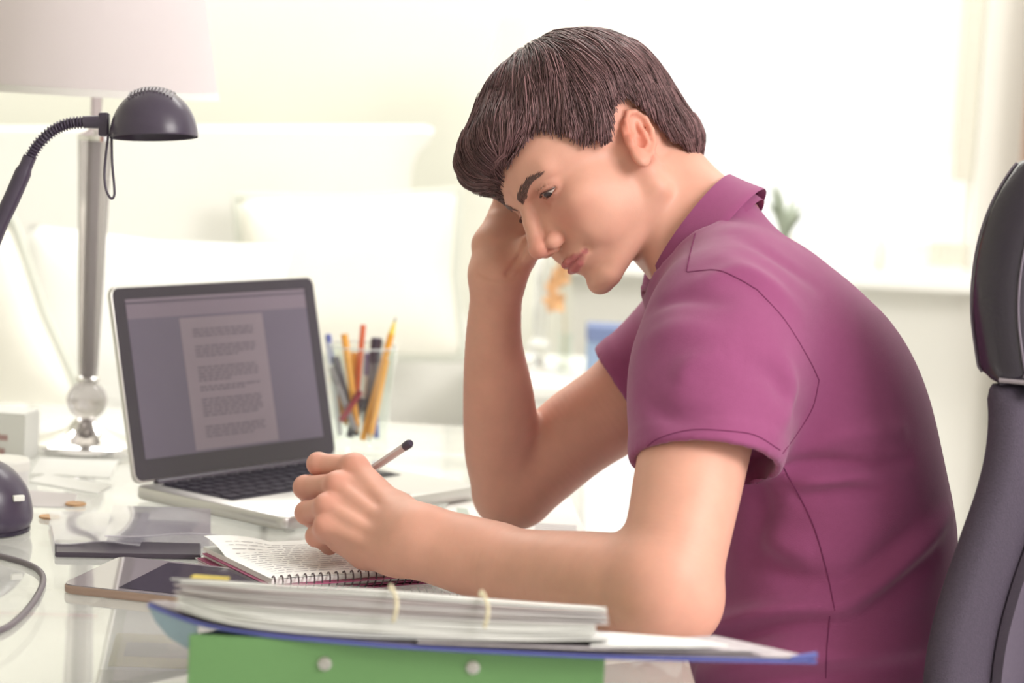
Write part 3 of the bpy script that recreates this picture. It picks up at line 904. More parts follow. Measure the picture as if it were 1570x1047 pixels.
make('back_cover', nbs(-0.02, -0.02, 0, 0.0016, 1.04, 1.04), MAGENTA, nb, smooth=False)
make('inner_folder', nbs(-0.05, -0.03, 0.0018, 0.001, 1.02, 1.0), PAPER, nb, smooth=False)
make('divider', nbs(0.02, -0.035, 0.003, 0.0012), MAGENTA, nb, smooth=False)
make('page_block', nbs(0.0, 0.0, 0.0043, 0.004), PAPER, nb, smooth=False)
make('divider', nbs(0.05, -0.02, 0.0085, 0.001), MAGENTA, nb, smooth=False)
make('page_block', nbs(0.0, 0.0, 0.0097, 0.0045), PAPER, nb, smooth=False)


def topf(u, v):
    lift = 0.010 * max(0, 1 - (u * u + v * v) * 9)
    return bz0 + e1 * u + e2 * v + np.array((0, 0, 0.0148 + lift + 0.0006 * math.sin(v * 9)))


tp = make('top_page', MB().grid(topf, 24, 24, 0.0003), PAPER, nb)
wr_ = MB()
for i in range(14):
    u = 0.14 + i * 0.056
    v = 0.06
    while v < 0.80:
        l = random.uniform(0.02, 0.07)
        a = topf(u, v) + np.array((0, 0, 0.0003))
        b_ = topf(u, v + l) + np.array((0, 0, 0.0003))
        d_ = e1 * 0.006
        wr_.prism([a, b_, b_ + d_, a + d_], (0, 0, 1), 0.0001)
        v += l + 0.012
make('handwriting', wr_, mat('faint_ink', (0.45, 0.42, 0.48), 0.8), tp, smooth=False)
spi = []
for i in range(26 * 12):
    t = i / (26 * 12)
    a = 2 * math.pi * i / 12
    spi.append(bz0 + e1 * 1.0 + e2 * t * 0.98 + np.array((0, 0, 0.009)) + e1 / 0.155 * 0.007 * math.cos(a) + np.array((0, 0, 0.0085 * math.sin(a))))
make('spiral_wire', MB().tube(spi, 0.0008, 5), mat('dark_wire', srgb(92, 78, 84), 0.35, metal=0.6), nb)

# ------------------------------------------------------------------ tablet, plastic sleeves, papers, coins, left-hand clutter
tA, tB = G(92, 910, ZD), G(330, 936, ZD)
tx_ = (tB - tA) / np.linalg.norm(tB - tA)
ty_ = np.array((-tx_[1], tx_[0], 0))
tw, thh = 0.180, 0.137
tcn = tA + tx_ * tw / 2 + ty_ * thh / 2
tb = thing('tablet', 'black-screened tablet with bronze rim beside the blue binder', 'tablet', tcn)
make('tablet_body', MB().prism([tcn + tx_ * x + ty_ * y + np.array((0, 0, 0.0006)) for x, y in rrect(tw, thh, 0.012)], (0, 0, 1), 0.0075, 0.0012), BRONZE, tb, angle=50)
make('tablet_glass', MB().prism([tcn + tx_ * x + ty_ * y + np.array((0, 0, 0.0081)) for x, y in rrect(tw - 0.002, thh - 0.002, 0.011)], (0, 0, 1), 0.0010), mat('pale_front_glass', srgb(150, 142, 148), 0.05, coat=0.6), tb, smooth=False)
make('display', MB().prism([tcn + tx_ * (x + 0.024) + ty_ * y + np.array((0, 0, 0.0092)) for x, y in rrect(tw - 0.058, thh - 0.016, 0.002)], (0, 0, 1), 0.0003), BLACKG, tb, smooth=False)


def sleeve(name, label, pxs, z, t, seed):
    o = [G(x, y, ZD) for x, y in pxs]
    rg = random.Random(seed)
    ph = [rg.uniform(0, 6) for _ in range(4)]

    def f(u, v):
        p = o[0] * (1 - u) * (1 - v) + o[1] * u * (1 - v) + o[2] * u * v + o[3] * (1 - u) * v
        return p + np.array((0, 0, z + t * (0.55 + 0.45 * math.sin(u * 7 + ph[0]) * math.sin(v * 4 + ph[1]))))
    mb = MB().grid(f, 30, 12, 0.0004)
    g = MB().grid(lambda u, v: f(u, v) * np.array((1, 1, 0)) + np.array((0, 0, ZD + z * 0.2 + 0.0008)), 30, 12, 0.0004)
    th = thing(name, label, 'sleeve', np.mean(o, 0), 'clear plastic sleeves on the desk')
    make('upper_film', mb, PLASTIC, th)
    make('lower_film', g, PLASTIC, th)
    make('seal_strip', MB().tube([f(u, 0.0) for u in np.linspace(0, 1, 20)], 0.0012, 6), PLASTIC, th)
    return th


sleeve('plastic_sleeve', 'crumpled clear plastic sleeve lying nearest the laptop', [(84, 846), (215, 848), (230, 800), (74, 798)], 0.0075, 0.004, 1)
sleeve('plastic_sleeve', 'clear plastic sleeve overlapping it, by the notebook corner', [(160, 850), (322, 846), (322, 806), (172, 800)], 0.016, 0.004, 2)
o = [G(x, y, ZD) + np.array((0, 0, 0.0012)) for x, y in ((84, 856), (308, 860), (308, 842), (84, 836))]
tag(make('slim_case', MB().prism(o, (0, 0, 1), 0.005, 0.0015), mat('charcoal_case', srgb(70, 62, 74), 0.4)), 'slim charcoal case lying under the plastic sleeves', 'case')

pp = thing('paper_sheet', 'white printed sheet lying under the propped elbow', 'paper', G(790, 800))
o = [G(x, y, ZD) + np.array((0, 0, 0.0004)) for x, y in ((668, 806), (900, 822), (876, 766), (690, 768))]
pso = make('sheet', MB().prism(o, (0, 0, 1), 0.0004), PAPER, pp, smooth=False)
make('print_block', MB().prism([G(x, y, ZD + 0.0009) for x, y in ((700, 792), (724, 798), (716, 780), (700, 778))], (0, 0, 1), 0.0002), mat('pale_green_print', srgb(196, 206, 196), 0.7), pso, smooth=False)
for i in range(5):
    y = 806 + i * 2.6
    make('print_line', MB().prism([G(820, y - 4, ZD + 0.0009), G(884, y, ZD + 0.0009), G(884, y + 0.9, ZD + 0.0009), G(820, y - 3.1, ZD + 0.0009)], (0, 0, 1), 0.0001), INK, pso, smooth=False)
slab('index_card', 'white card on the glass in front of the crystal lamp base', 'card', [(44, 738), (150, 757), (172, 744), (70, 727)], ZD + 0.0006, 0.0008, PAPER)
slab('receipt', 'pale receipt lying beside the white pot on the desk', 'paper', [(40, 776), (112, 778), (118, 758), (44, 752)], ZD + 0.0005, 0.0006, PAPER2)
slab('note_sheet', 'wide white sheet lying in front of the lamp foot, behind the card', 'paper', [(46, 726), (168, 733), (182, 706), (60, 702)], ZD + 0.0004, 0.0005, PAPER)
for (qx, qy, lab) in ((76, 794, 'copper coin lying nearest the plastic sleeve'), (116, 774, 'brassy coin lying on the corner of the receipt')):
    c = G(qx, qy, ZD + 0.0014)
    co = thing('coin', lab, 'coin', c, 'coins on the desk')
    make('disc', MB().lathe([(0.0100, 0), (0.0112, 0.0003), (0.0112, 0.0017), (0.0100, 0.0020), (0.0096, 0.0016), (0.0005, 0.0016)], c, n=28), COPPER, co)
    make('rim', MB().tube([c + np.array((0.0108 * math.cos(a), 0.0108 * math.sin(a), 0.0018)) for a in np.linspace(0, 6.2832, 29)], 0.0004, 5), COPPER, co)
pc_ = G(4, 758)
pt = thing('white_pot', 'small white lidded pot behind the black lamp base', 'pot', pc_)
ph_ = P(4, 702, (pc_ - CAM) @ FW)[2] - ZD
make('pot_body', MB().lathe([(0.025, 0), (0.027, 0.003), (0.0275, ph_ * 0.72), (0.026, ph_ * 0.72)], pc_ + LZ * 0.0004, n=36), mat('white_glaze', (0.78, 0.77, 0.76), 0.3), pt)
make('lid', MB().lathe([(0.0285, ph_ * 0.72), (0.0288, ph_ * 0.95), (0.027, ph_), (0.001, ph_)], pc_ + LZ * 0.0006, n=36), WHITE, pt)
bx_ = G(4, 706)
bh = P(4, 635, (bx_ - CAM) @ FW)[2] - ZD
cbx = thing('card_box', 'white printed card box at the far left behind the white pot', 'box', bx_)
bo = make('carton', MB().box(bx_ + np.array((-0.02, 0.03, bh / 2 + 0.0004)), (0.10, 0.05, bh), rotz(-0.15)), PAPER, cbx, bevel=0.001)
make('flap', MB().box(bx_ + np.array((-0.02, 0.03, bh + 0.0014)), (0.098, 0.048, 0.0015), rotz(-0.15)), PAPER, cbx, bevel=0.0005)
PR = mat('rosy_print', srgb(196, 160, 158), 0.7)
for dx, dz, w in ((0.008, 0.8, 0.03), (0.002, 0.5, 0.022), (-0.004, 0.2, 0.028)):
    make('printed_band', MB().box(bx_ + np.array((dx - 0.008, 0.0022, bh * dz)), (w, 0.0006, bh * 0.12), rotz(-0.15)), PR, bo, smooth=False)

# ================================================================== person
# ---- implicit-surface modeller (numpy): smooth unions of limbs, meshed once into a continuous skin
SKIN_H = 0.0019


def smin(a, b, k):
    h = np.clip(0.5 + 0.5 * (b - a) / k, 0, 1)
    return b + (a - b) * h - k * h * (1 - h)


def smax(a, b, k):
    return -smin(-a, -b, k)


def ell(p, c, r, R=None):
    q = p - np.array(c, np.float32)
    if R is not None:
        q = q @ np.asarray(R, np.float32)
    r = np.array(r, np.float32)
    k0 = np.sqrt(((q / r) ** 2).sum(1))
    k1 = np.sqrt(((q / (r * r)) ** 2).sum(1)) + 1e-9
    return k0 * (k0 - 1) / k1


def cap(p, a, b, r1, r2):
    a = np.array(a, np.float32)
    b = np.array(b, np.float32)
    ab = b - a
    t = np.clip(((p - a) @ ab) / (ab @ ab + 1e-12), 0, 1)
    q = p - a - t[:, None] * ab
    return np.sqrt((q * q).sum(1)) - (r1 + (r2 - r1) * t)


def chain(p, pts, rs, k, dense=0, step=0.007):
    d = None
    if len(pts) > 2 and dense:
        q = spline(np.concatenate([np.array(pts, float), np.array(rs, float)[:, None]], 1), 200)
        c = q[:, :3].mean(0)
        L = np.linalg.norm(np.diff(q[:, :3], axis=0), axis=1).sum()
        q = q[np.linspace(0, 199, max(4, int(L / step))).astype(int)]
        a = (p - c).astype(np.float32)
        b = (q[:, :3] - c).astype(np.float32)
        d = np.full(len(p), 9.0, np.float32)
        for s0 in range(0, len(p), 200000):
            aa = a[s0:s0 + 200000]
            D = (aa * aa).sum(1)[:, None] + (b * b).sum(1)[None] - 2 * aa @ b.T
            d[s0:s0 + 200000] = (np.sqrt(np.maximum(D, 1e-10)) - q[:, 3].astype(np.float32)[None]).min(1)
        return d
    for i in range(len(pts) - 1):
        e = cap(p, pts[i], pts[i + 1], rs[i], rs[i + 1])
        d = e if d is None else smin(d, e, k)
    return d


def surface_nets(fn, lo, hi, h, newton=1):
    lo, hi = np.array(lo, float), np.array(hi, float)
    lev = 4
    H = h * 2 ** lev
    n = np.ceil((hi - lo) / H).astype(int)
    g = np.stack(np.meshgrid(*[np.arange(k) for k in n], indexing='ij'), -1).reshape(-1, 3)
    for L in range(lev, -1, -1):
        s = h * 2 ** L
        d = fn((lo + (g + 0.5) * s).astype(np.float32))
        g = g[np.abs(d) < s * (1.3 if L else 1.0) + 0.0015]
        if L:
            g = (g[:, None, :] * 2 + np.array([[i, j, k] for i in (0, 1) for j in (0, 1) for k in (0, 1)])[None]).reshape(-1, 3)
    N = (np.ceil((hi - lo) / h).astype(np.int64) + 4)
    key = lambda q: (q[:, 0] * N[1] + q[:, 1]) * N[2] + q[:, 2]
    offs = np.array([[i, j, k] for i in (0, 1) for j in (0, 1) for k in (0, 1)])
    ck = key((g[:, None, :] + offs[None]).reshape(-1, 3))
    uk, inv = np.unique(ck, return_inverse=True)
    inv = inv.reshape(-1, 8)
    uq = np.stack([uk // (N[1] * N[2]), (uk // N[2]) % N[1], uk % N[2]], -1)
    val = fn((lo + uq * h).astype(np.float32))
    cv = val[inv]
    act = ((cv < 0).any(1)) & ((cv >= 0).any(1))
    g, cv = g[act], cv[act]
    pos = np.zeros((len(g), 3))
    cnt = np.zeros(len(g))
    for a in range(8):
        for b in range(a + 1, 8):
            if np.abs(offs[a] - offs[b]).sum() != 1:
                continue
            sa, sb = cv[:, a], cv[:, b]
            m = (sa < 0) != (sb < 0)
            t = np.where(m, sa / np.where(m, sa - sb, 1), 0)
            q = offs[a] + t[:, None] * (offs[b] - offs[a])
            pos[m] += q[m]
            cnt[m] += 1
    v = lo + (g + pos / cnt[:, None]) * h
    gk = key(g)
    order = np.argsort(gk)
    sk = gk[order]

    def find(q):
        k = key(q)
        i = np.clip(np.searchsorted(sk, k), 0, len(sk) - 1)
        return np.where(sk[i] == k, order[i], -1)
    quads = []
    e = np.eye(3, dtype=int)
    for ax in range(3):
        b, c = (ax + 1) % 3, (ax + 2) % 3
        ia = 0
        ib = {0: 4, 1: 2, 2: 1}[ax]
        m = (cv[:, ia] < 0) != (cv[:, ib] < 0)
        q = g[m]
        i0 = np.nonzero(m)[0]
        i1, i2, i3 = find(q - e[b]), find(q - e[b] - e[c]), find(q - e[c])
        ok = (i1 >= 0) & (i2 >= 0) & (i3 >= 0)
        fl = cv[m][:, ia] < 0
        Q = np.stack([i0, i1, i2, i3], 1)[ok]
        fl = fl[ok]
        Q[~fl] = Q[~fl][:, ::-1]
        quads.append(Q)
    F = np.concatenate(quads)
    for _ in range(newton):
        vf = v.astype(np.float32)
        ee = h * 0.4
        d = fn(vf)
        gr = np.stack([fn(vf + np.float32(ee) * np.eye(3, dtype=np.float32)[k]) - d for k in range(3)], 1) / ee
        g2 = (gr * gr).sum(1) + 1e-4
        st = (d / g2)[:, None] * gr
        ln = np.linalg.norm(st, axis=1)
        st *= np.minimum(1, h * 0.5 / (ln + 1e-12))[:, None]
        v = v - 0.9 * st
    return v, F


def fast_mesh(name, v, F, m, parent, attr=None, smooth=True):
    base = BASE[parent.name]
    me = bpy.data.meshes.new(name)
    v = np.asarray(v, np.float32) - base.astype(np.float32)
    k = F.shape[1]
    me.vertices.add(len(v))
    me.vertices.foreach_set('co', v.ravel())
    me.loops.add(F.size)
    me.loops.foreach_set('vertex_index', F.astype(np.int32).ravel())
    me.polygons.add(len(F))
    me.polygons.foreach_set('loop_start', (np.arange(len(F)) * k).astype(np.int32))
    me.update(calc_edges=True)
    me.validate()
    if smooth:
        me.shade_smooth()
    if attr is not None:
        for an, av in attr.items():
            a = me.attributes.new(an, 'FLOAT_COLOR', 'POINT')
            c = np.ones((len(v), 4), np.float32)
            c[:, :3] = av
            a.data.foreach_set('color', c.ravel())
    me.materials.append(m)
    o = bpy.data.objects.new(name, me)
    link(o, parent)
    BASE[o.name] = base
    return o


# ---- head frame (from matching facial landmarks): columns forward, up, towards his left ear
HR = np.array([[-0.648, -0.7015, 0.2967], [-0.5154, 0.117, -0.8489], [-0.5608, 0.703, 0.4374]])
HR, _ = np.linalg.qr(HR)
HR *= np.sign(np.array([HR[0, 0] * -0.648, HR[0, 1] * -0.7015, HR[0, 2] * 0.2967]))
HT = np.array([0.0788, 2.3820, 1.1332])
HS = 0.986 / 1000


def to_head(p):
    return ((p - HT) @ HR / HS).astype(np.float32)


def from_head(q):
    return np.asarray(q, float) * HS @ HR.T + HT


def rot_axis(ax, deg):
    return np.array(Matrix.Rotation(math.radians(deg), 3, Vector(ax)))


EYE = np.array([68.5, 20.0, 31.0])
EYER = 12.0


def head_sdf(q):
    """q in head millimetres; symmetric in the third axis"""
    m = q.copy()
    m[:, 2] = np.abs(m[:, 2])
    m[:, 1] = np.where(m[:, 1] < -28, -28 + (m[:, 1] + 28) * 1.13, m[:, 1])
    d = ell(m, (-12, 50, 0), (97, 75, 75))
    d = smin(d, ell(m, (34, 46, 0), (57, 54, 63)), 14)
    d = smin(d, ell(m, (-40, 15, 0), (60, 55, 58)), 18)
    d = smin(d, ell(m, (36, -12, 0), (52, 58, 55)), 14)          # mid face
    d = smin(d, ell(m, (20, -35, 0), (55, 45, 50)), 14)
    d = smin(d, cap(m, (-6, -2, 58), (-4, -50, 53), 12, 13), 12)     # ramus
    d = smin(d, cap(m, (-4, -52, 53), (72, -87, 12), 13, 13), 13)  # jaw body
    d = smin(d, ell(m, (40, -66, 0), (42, 26, 38)), 14)
    d = smin(d, ell(m, (55, -6, 41), (24, 17, 20)), 16)
    d = smin(d, ell(m, (28, -22, 37), (38, 42, 25)), 15)           # cheekbone
    d = smin(d, ell(m, (54, -34, 33), (28, 30, 20)), 14)          # cheek
    d = smin(d, ell(m, (66, -49, 0), (28, 25, 31)), 10)           # muzzle
    d = smin(d, ell(m, (77, -86, 0), (15, 14, 17)), 10)           # chin
    d = smin(d, cap(m, (83, 33, 10), (67, 37, 44), 8.2, 6.2), 13)     # brow ridge
    # eye sockets
    d = smax(d, -ell(m, (90, 19, 31), (15, 10, 19)), 9)
    d = smax(d, -ell(m, (88, 14, 19), (9, 9, 7)), 7)
    # nose
    nose = cap(m, (82, 30, 0), (95, 8, 0), 8.5, 7.5)
    nose = smin(nose, cap(m, (95, 8, 0), (107, -13, 0), 7.5, 8.5), 4)
    nose = smin(nose, ell(m, (107, -16.5, 0), (11, 9.8, 11.5)), 4)
    nose = smin(nose, cap(m, (78, 4, 6), (90, -16, 9), 7, 7), 8)
    nose = smin(nose, ell(m, (95, -20.5, 13), (10.5, 8.6, 7.0)), 3)
    nose = smin(nose, cap(m, (105, -21, 0), (94, -27, 0), 4.5, 4), 3)
    nose = smax(nose, -ell(m, (100.5, -27, 6.8), (6, 5, 3.4)), 2)
    d = smin(d, nose, 5)
    # lids: shell over the eyeball with an almond opening
    e = m - EYE.astype(np.float32)
    re = np.sqrt((e * e).sum(1))
    lid = re - (EYER + 1.7)
    # plane cut opening: lens between two tilted planes, gaze lowered
    hgt = e[:, 1] + 0.10 * e[:, 2]
    zz = np.clip(e[:, 2] / 13.0, -1, 1)
    upl = 1.6 - 3.6 * zz * zz
    lol = -6.6 + 4.4 * zz * zz
    opening = np.maximum(np.maximum(hgt - upl, lol - hgt), 3.0 - e[:, 0])
    d = smin(d, lid, 5)
    crease = np.abs(hgt - (upl + 4.2)) - 0.5
    crease = np.maximum(np.maximum(crease, re - (EYER + 4)), 4 - e[:, 0])
    d = smax(d, -crease, 1.2)
    d = smax(d, -np.maximum(opening, re - (EYER + 8)), 0.9)
    d = np.minimum(d, re - (EYER - 0.9))
    # lips
    up_ = chain(m, [(83, -51.5, 25), (90.8, -48.5, 13), (95.2, -46.8, 4), (94.6, -47.4, 0)], [1.8, 3.2, 3.9, 3.6], 2)
    lo_ = chain(m, [(83, -52.5, 23.5), (90.2, -55.6, 11), (92.0, -57, 0)], [1.8, 4.3, 5.2], 2)
    lips = smin(up_, lo_, 0.8)
    d = smin(d, lips, 3.5)
    slit = chain(m, [(84.5, -51.8, 26), (93, -51.8, 13), (97.5, -51.6, 0)], [0.8, 1.2, 1.3], 1)
    d = smax(d, -slit, 1.4)
    d = smax(d, -ell(m, (84, -51, 29), (5, 5, 4)), 5)             # corner dimple
    d = smax(d, -ell(m, (99, -70, 0), (9, 5, 17)), 6)             # under-lip groove
    d = smax(d, -cap(m, (103, -32, 0), (105, -42, 0), 2.2, 2.2), 3)   # philtrum
    # ear
    R = rot_axis((0, 1, 0), -24) @ rot_axis((0, 0, 1), 36)
    er = (m - np.array((-8, 2, 71), np.float32)) @ R.astype(np.float32)   # local: x fwd, y up, z out
    ear = ell(er, (-7, 3, 3), (17, 29, 5.5))
    ear = smin(ear, ell(er, (-2, -20, 3.5), (9, 11, 5)), 4)
    rim = chain(er, [(4, 8, 5), (5, 18, 8), (0, 28, 9.5), (-10, 31, 10), (-20, 25, 10), (-24, 12, 9.5), (-22, -4, 8.5), (-15, -16, 7), (-6, -25, 5.5)],
                [2.4, 2.8, 3.2, 3.4, 3.4, 3.2, 3.0, 3.0, 3.6], 2)
    ear = smin(ear, rim, 3)
    ear = smax(ear, -ell(er, (-9, 14, 11), (11, 13.5, 8)), 2.5)
    ear = smin(ear, chain(er, [(-13, 19, 6), (-15, 8, 7), (-14, -4, 7), (-9, -12, 6.5)], [2.5, 3, 3, 2.5], 2), 3)
    ear = smax(ear, -ell(er, (-5, -1, 10), (8, 10.5, 11)), 2.5)
    ear = smin(ear, ell(er, (5, -3, 5), (4, 6, 4.5)), 3)
    ear = smin(ear, ell(er, (-3, -25, 5), (7, 8, 4)), 3)
    d = smin(d, ear, 4)
    return d


# ---- skeleton joints (photograph pixel + depth)
J = {}


def hand_sdf(p, hd):
    d = None
    W, C, K = hd['wrist'], hd['carp'], hd['mcp']
    for i in range(4):
        e = cap(p, C[i], K[i], hd.get('rc', 0.0125), 0.0110)
        d = e if d is None else smin(d, e, 0.016)
    for i in range(3):
        a = (np.array(C[i]) + C[i + 1]) / 2
        b = (np.array(K[i]) * 0.75 + np.array(C[i]) * 0.25 + np.array(K[i + 1]) * 0.75 + np.array(C[i + 1]) * 0.25) / 2
        d = smin(d, cap(p, a, b, 0.0125, 0.0085), 0.012)
    d = smin(d, chain(p, hd['heel'], hd['heel_r'], 0.012), 0.014)
    for c in C:
        d = smin(d, cap(p, W, c, 0.023, 0.016), 0.012)
    f = None
    for i in range(4):
        fi = hd['fing'][i]
        rs = np.array([0.0100, 0.0092, 0.0082, 0.0070]) * hd['fs'][i]
        e = chain(p, [K[i]] + fi, rs, 0.004)
        e = smin(e, np.linalg.norm(p - np.array(hd['knob'][i], np.float32), axis=1) - 0.0068 * hd['fs'][i], 0.010)
        e = smin(e, np.linalg.norm(p - np.array(fi[0], np.float32), axis=1) - 0.0095 * hd['fs'][i], 0.003)
        f = e if f is None else smin(f, e, 0.0014)
    d = smin(d, f, 0.0085)
    for i in range(4):
        if 'tend' in hd:
            d = smin(d, cap(p, hd['knob'][i], hd['tend'][i], 0.0037, 0.0024), 0.008)
    t = chain(p, hd['thumb'], hd.get('tr', [0.017, 0.0125, 0.0108, 0.0085]), 0.006)
    return smin(d, t, 0.007)


def PP(l):
    return [P(*q) for q in l]


NH = dict(wrist=P(640, 826, 2.238), carp=PP([(612, 783, 2.272), (602, 806, 2.262), (596, 828, 2.252), (596, 846, 2.244)]),
          mcp=PP([(545, 716, 2.312), (519, 744, 2.296), (503, 777, 2.280), (503, 808, 2.268)]),
          knob=PP([(541, 712, 2.306), (513, 739, 2.288), (497, 773, 2.272), (495, 806, 2.262)]),
          fing=[PP([(488, 711, 2.334), (500, 735, 2.366), (496, 762, 2.384)]),
                PP([(468, 747, 2.326), (482, 772, 2.362), (492, 790, 2.378)]),
                PP([(470, 786, 2.306), (487, 803, 2.342), (502, 812, 2.350)]),
                PP([(485, 822, 2.286), (505, 836, 2.316), (520, 832, 2.326)])],
          tend=PP([(602, 783, 2.252), (596, 806, 2.242), (592, 828, 2.232), (590, 845, 2.228)]),
          fs=[1.12, 1.17, 1.13, 1.02],
          heel=PP([(610, 850, 2.240), (560, 846, 2.262), (520, 832, 2.276)]), heel_r=[0.018, 0.0145, 0.010],
          thumb=PP([(606, 782, 2.29), (575, 756, 2.338), (532, 770, 2.378), (500, 772, 2.396)]))
FH = dict(wrist=P(763, 418, 2.452), carp=PP([(797, 392, 2.455), (785, 386, 2.458), (772, 384, 2.46), (759, 388, 2.46)]),
          mcp=PP([(822, 332, 2.475), (803, 322, 2.48), (785, 322, 2.482), (768, 330, 2.48)]),
          knob=PP([(822, 332, 2.48), (803, 322, 2.485), (785, 322, 2.487), (768, 330, 2.485)]),
          fing=[PP([(826, 292, 2.47), (828, 262, 2.462), (828, 240, 2.455)]),
                PP([(806, 282, 2.478), (806, 252, 2.472), (806, 228, 2.465)]),
                PP([(788, 284, 2.48), (788, 254, 2.478), (788, 232, 2.472)]),
                PP([(770, 298, 2.478), (768, 274, 2.476), (768, 256, 2.472)])],
          fs=[1, 1.03, 1, 0.9],
          heel=PP([(757, 402, 2.452), (752, 375, 2.458), (763, 345, 2.468)]), heel_r=[0.0165, 0.0165, 0.012],
          thumb=PP([(792, 402, 2.446), (815, 378, 2.435), (842, 374, 2.425), (862, 356, 2.42)]), tr=[0.015, 0.0125, 0.0108, 0.0085])

N_FORE = PP([(632, 826, 2.236), (700, 848, 2.225), (800, 874, 2.19), (900, 888, 2.14), (1005, 903, 2.092)])
N_FORE_R = [0.026, 0.0325, 0.0375, 0.0425, 0.0465]
N_UP = PP([(1022, 885, 2.094), (1040, 815, 2.112), (1052, 755, 2.13), (1066, 680, 2.16), (1092, 520, 2.225)])
N_UP_R = [0.047, 0.0465, 0.048, 0.0505, 0.060]
F_FORE = PP([(763, 426, 2.452), (757, 520, 2.475), (764, 605, 2.50), (772, 690, 2.53), (786, 742, 2.545)])
F_FORE_R = [0.0255, 0.0290, 0.0365, 0.0410, 0.0425]
F_UP = PP([(800, 740, 2.545), (880, 668, 2.545), (960, 612, 2.54), (1055, 520, 2.54)])
F_UP_R = [0.0425, 0.047, 0.050, 0.058]
NECK = PP([(930, 265, 2.385), (1000, 320, 2.382), (1045, 352, 2.378), (1080, 378, 2.375)])
NECK_R = [0.046, 0.0495, 0.053, 0.060]
SPINE = PP([(1085, 375, 2.375), (1165, 520, 2.375), (1240, 700, 2.37), (1262, 930, 2.37), (1245, 1080, 2.37)])


def masked(p, c, r, fn):
    c = np.array(c, np.float32)
    dist = np.sqrt(((p - c) ** 2).sum(1))
    out = np.maximum(dist - r * 0.9, 0.02).astype(np.float32)
    m = dist < r
    if m.any():
        out[m] = fn(p[m])
    return out


def n_arm(p):
    d = chain(p, N_FORE, N_FORE_R, dense=4, k=0.02)
    # flat wrist: second bone
    d = smin(d, cap(p, P(618, 806, 2.252), P(760, 850, 2.215), 0.021, 0.026), 0.016)
    d = smin(d, cap(p, P(618, 846, 2.236), P(720, 862, 2.215), 0.019, 0.024), 0.016)
    u = chain(p, N_UP, N_UP_R, dense=4, k=0.02)
    d = smin(d, u, 0.014)
    d = smin(d, cap(p, P(1042, 930, 2.092), P(1010, 915, 2.085), 0.034, 0.036), 0.025)   # elbow point
    return d


def f_arm(p):
    d = chain(p, F_FORE, F_FORE_R, dense=4, k=0.02)
    d = smin(d, chain(p, F_UP, F_UP_R, dense=4, k=0.02), 0.008)
    return smin(d, cap(p, P(772, 765, 2.55), P(790, 768, 2.55), 0.026, 0.026), 0.02)


HEADC = from_head((0, 10, 0))


def neck_sdf(p):
    d = chain(p, NECK, NECK_R, dense=4, k=0.03)
    a = from_head((-14, -22, 58))
    d = smin(d, cap(p, a, P(1022, 418, 2.350), 0.013, 0.012), 0.02)          # neck muscle
    a = from_head((-14, -22, -58))
    d = smin(d, cap(p, a, P(1022, 418, 2.395), 0.013, 0.012), 0.02)
    d = smin(d, cap(p, from_head((-68, -10, 0)), P(1085, 345, 2.375), 0.034, 0.04), 0.03)
    return d


def skin_sdf(p):
    head = masked(p, HEADC, 0.20, lambda q: head_sdf(to_head(q)) * HS)
    nk = masked(p, P(1010, 320, 2.37), 0.21, neck_sdf)
    d = smin(head, nk, 0.009)
    gird = chain(p, [N_UP[-1], P(1128, 490, 2.31), P(1140, 480, 2.375), P(1118, 490, 2.45), F_UP[-1]], [0.045, 0.04, 0.045, 0.04, 0.045], 0.02, dense=4, step=0.02)
    gird = smin(gird, chain(p, SPINE, [0.05, 0.05, 0.05, 0.05, 0.05], 0.03, dense=4, step=0.025), 0.03)
    d = smin(d, gird, 0.02)
    na = masked(p, P(860, 760, 2.16), 0.36, n_arm)
    nh = masked(p, P(545, 775, 2.29), 0.13, lambda q: hand_sdf(q, NH))
    na = smin(na, nh, 0.016)
    fa = masked(p, P(880, 620, 2.5), 0.33, f_arm)
    fh = masked(p, P(795, 340, 2.46), 0.14, lambda q: hand_sdf(q, FH))
    fa = smin(fa, fh, 0.014)
    d = smin(d, na, 0.012)
    d = np.minimum(d, fa)
    return d


person = thing('person', 'person in plum polo shirt writing at the desk, head propped on one hand', 'person',
               (P(1250, 1080, 2.37)[0], P(1250, 1080, 2.37)[1], 0.0))
import time
_t = time.time()
allp = np.array(N_FORE + N_UP + F_FORE + F_UP + SPINE + NH['mcp'] + FH['mcp'])
lo = allp.min(0) - 0.12
hi = allp.max(0) + 0.12
hi[2] = HEADC[2] + 0.2
lo[1] -= 0.05
SV, SF = surface_nets(skin_sdf, lo, hi, SKIN_H)
print('skin', len(SV), time.time() - _t)

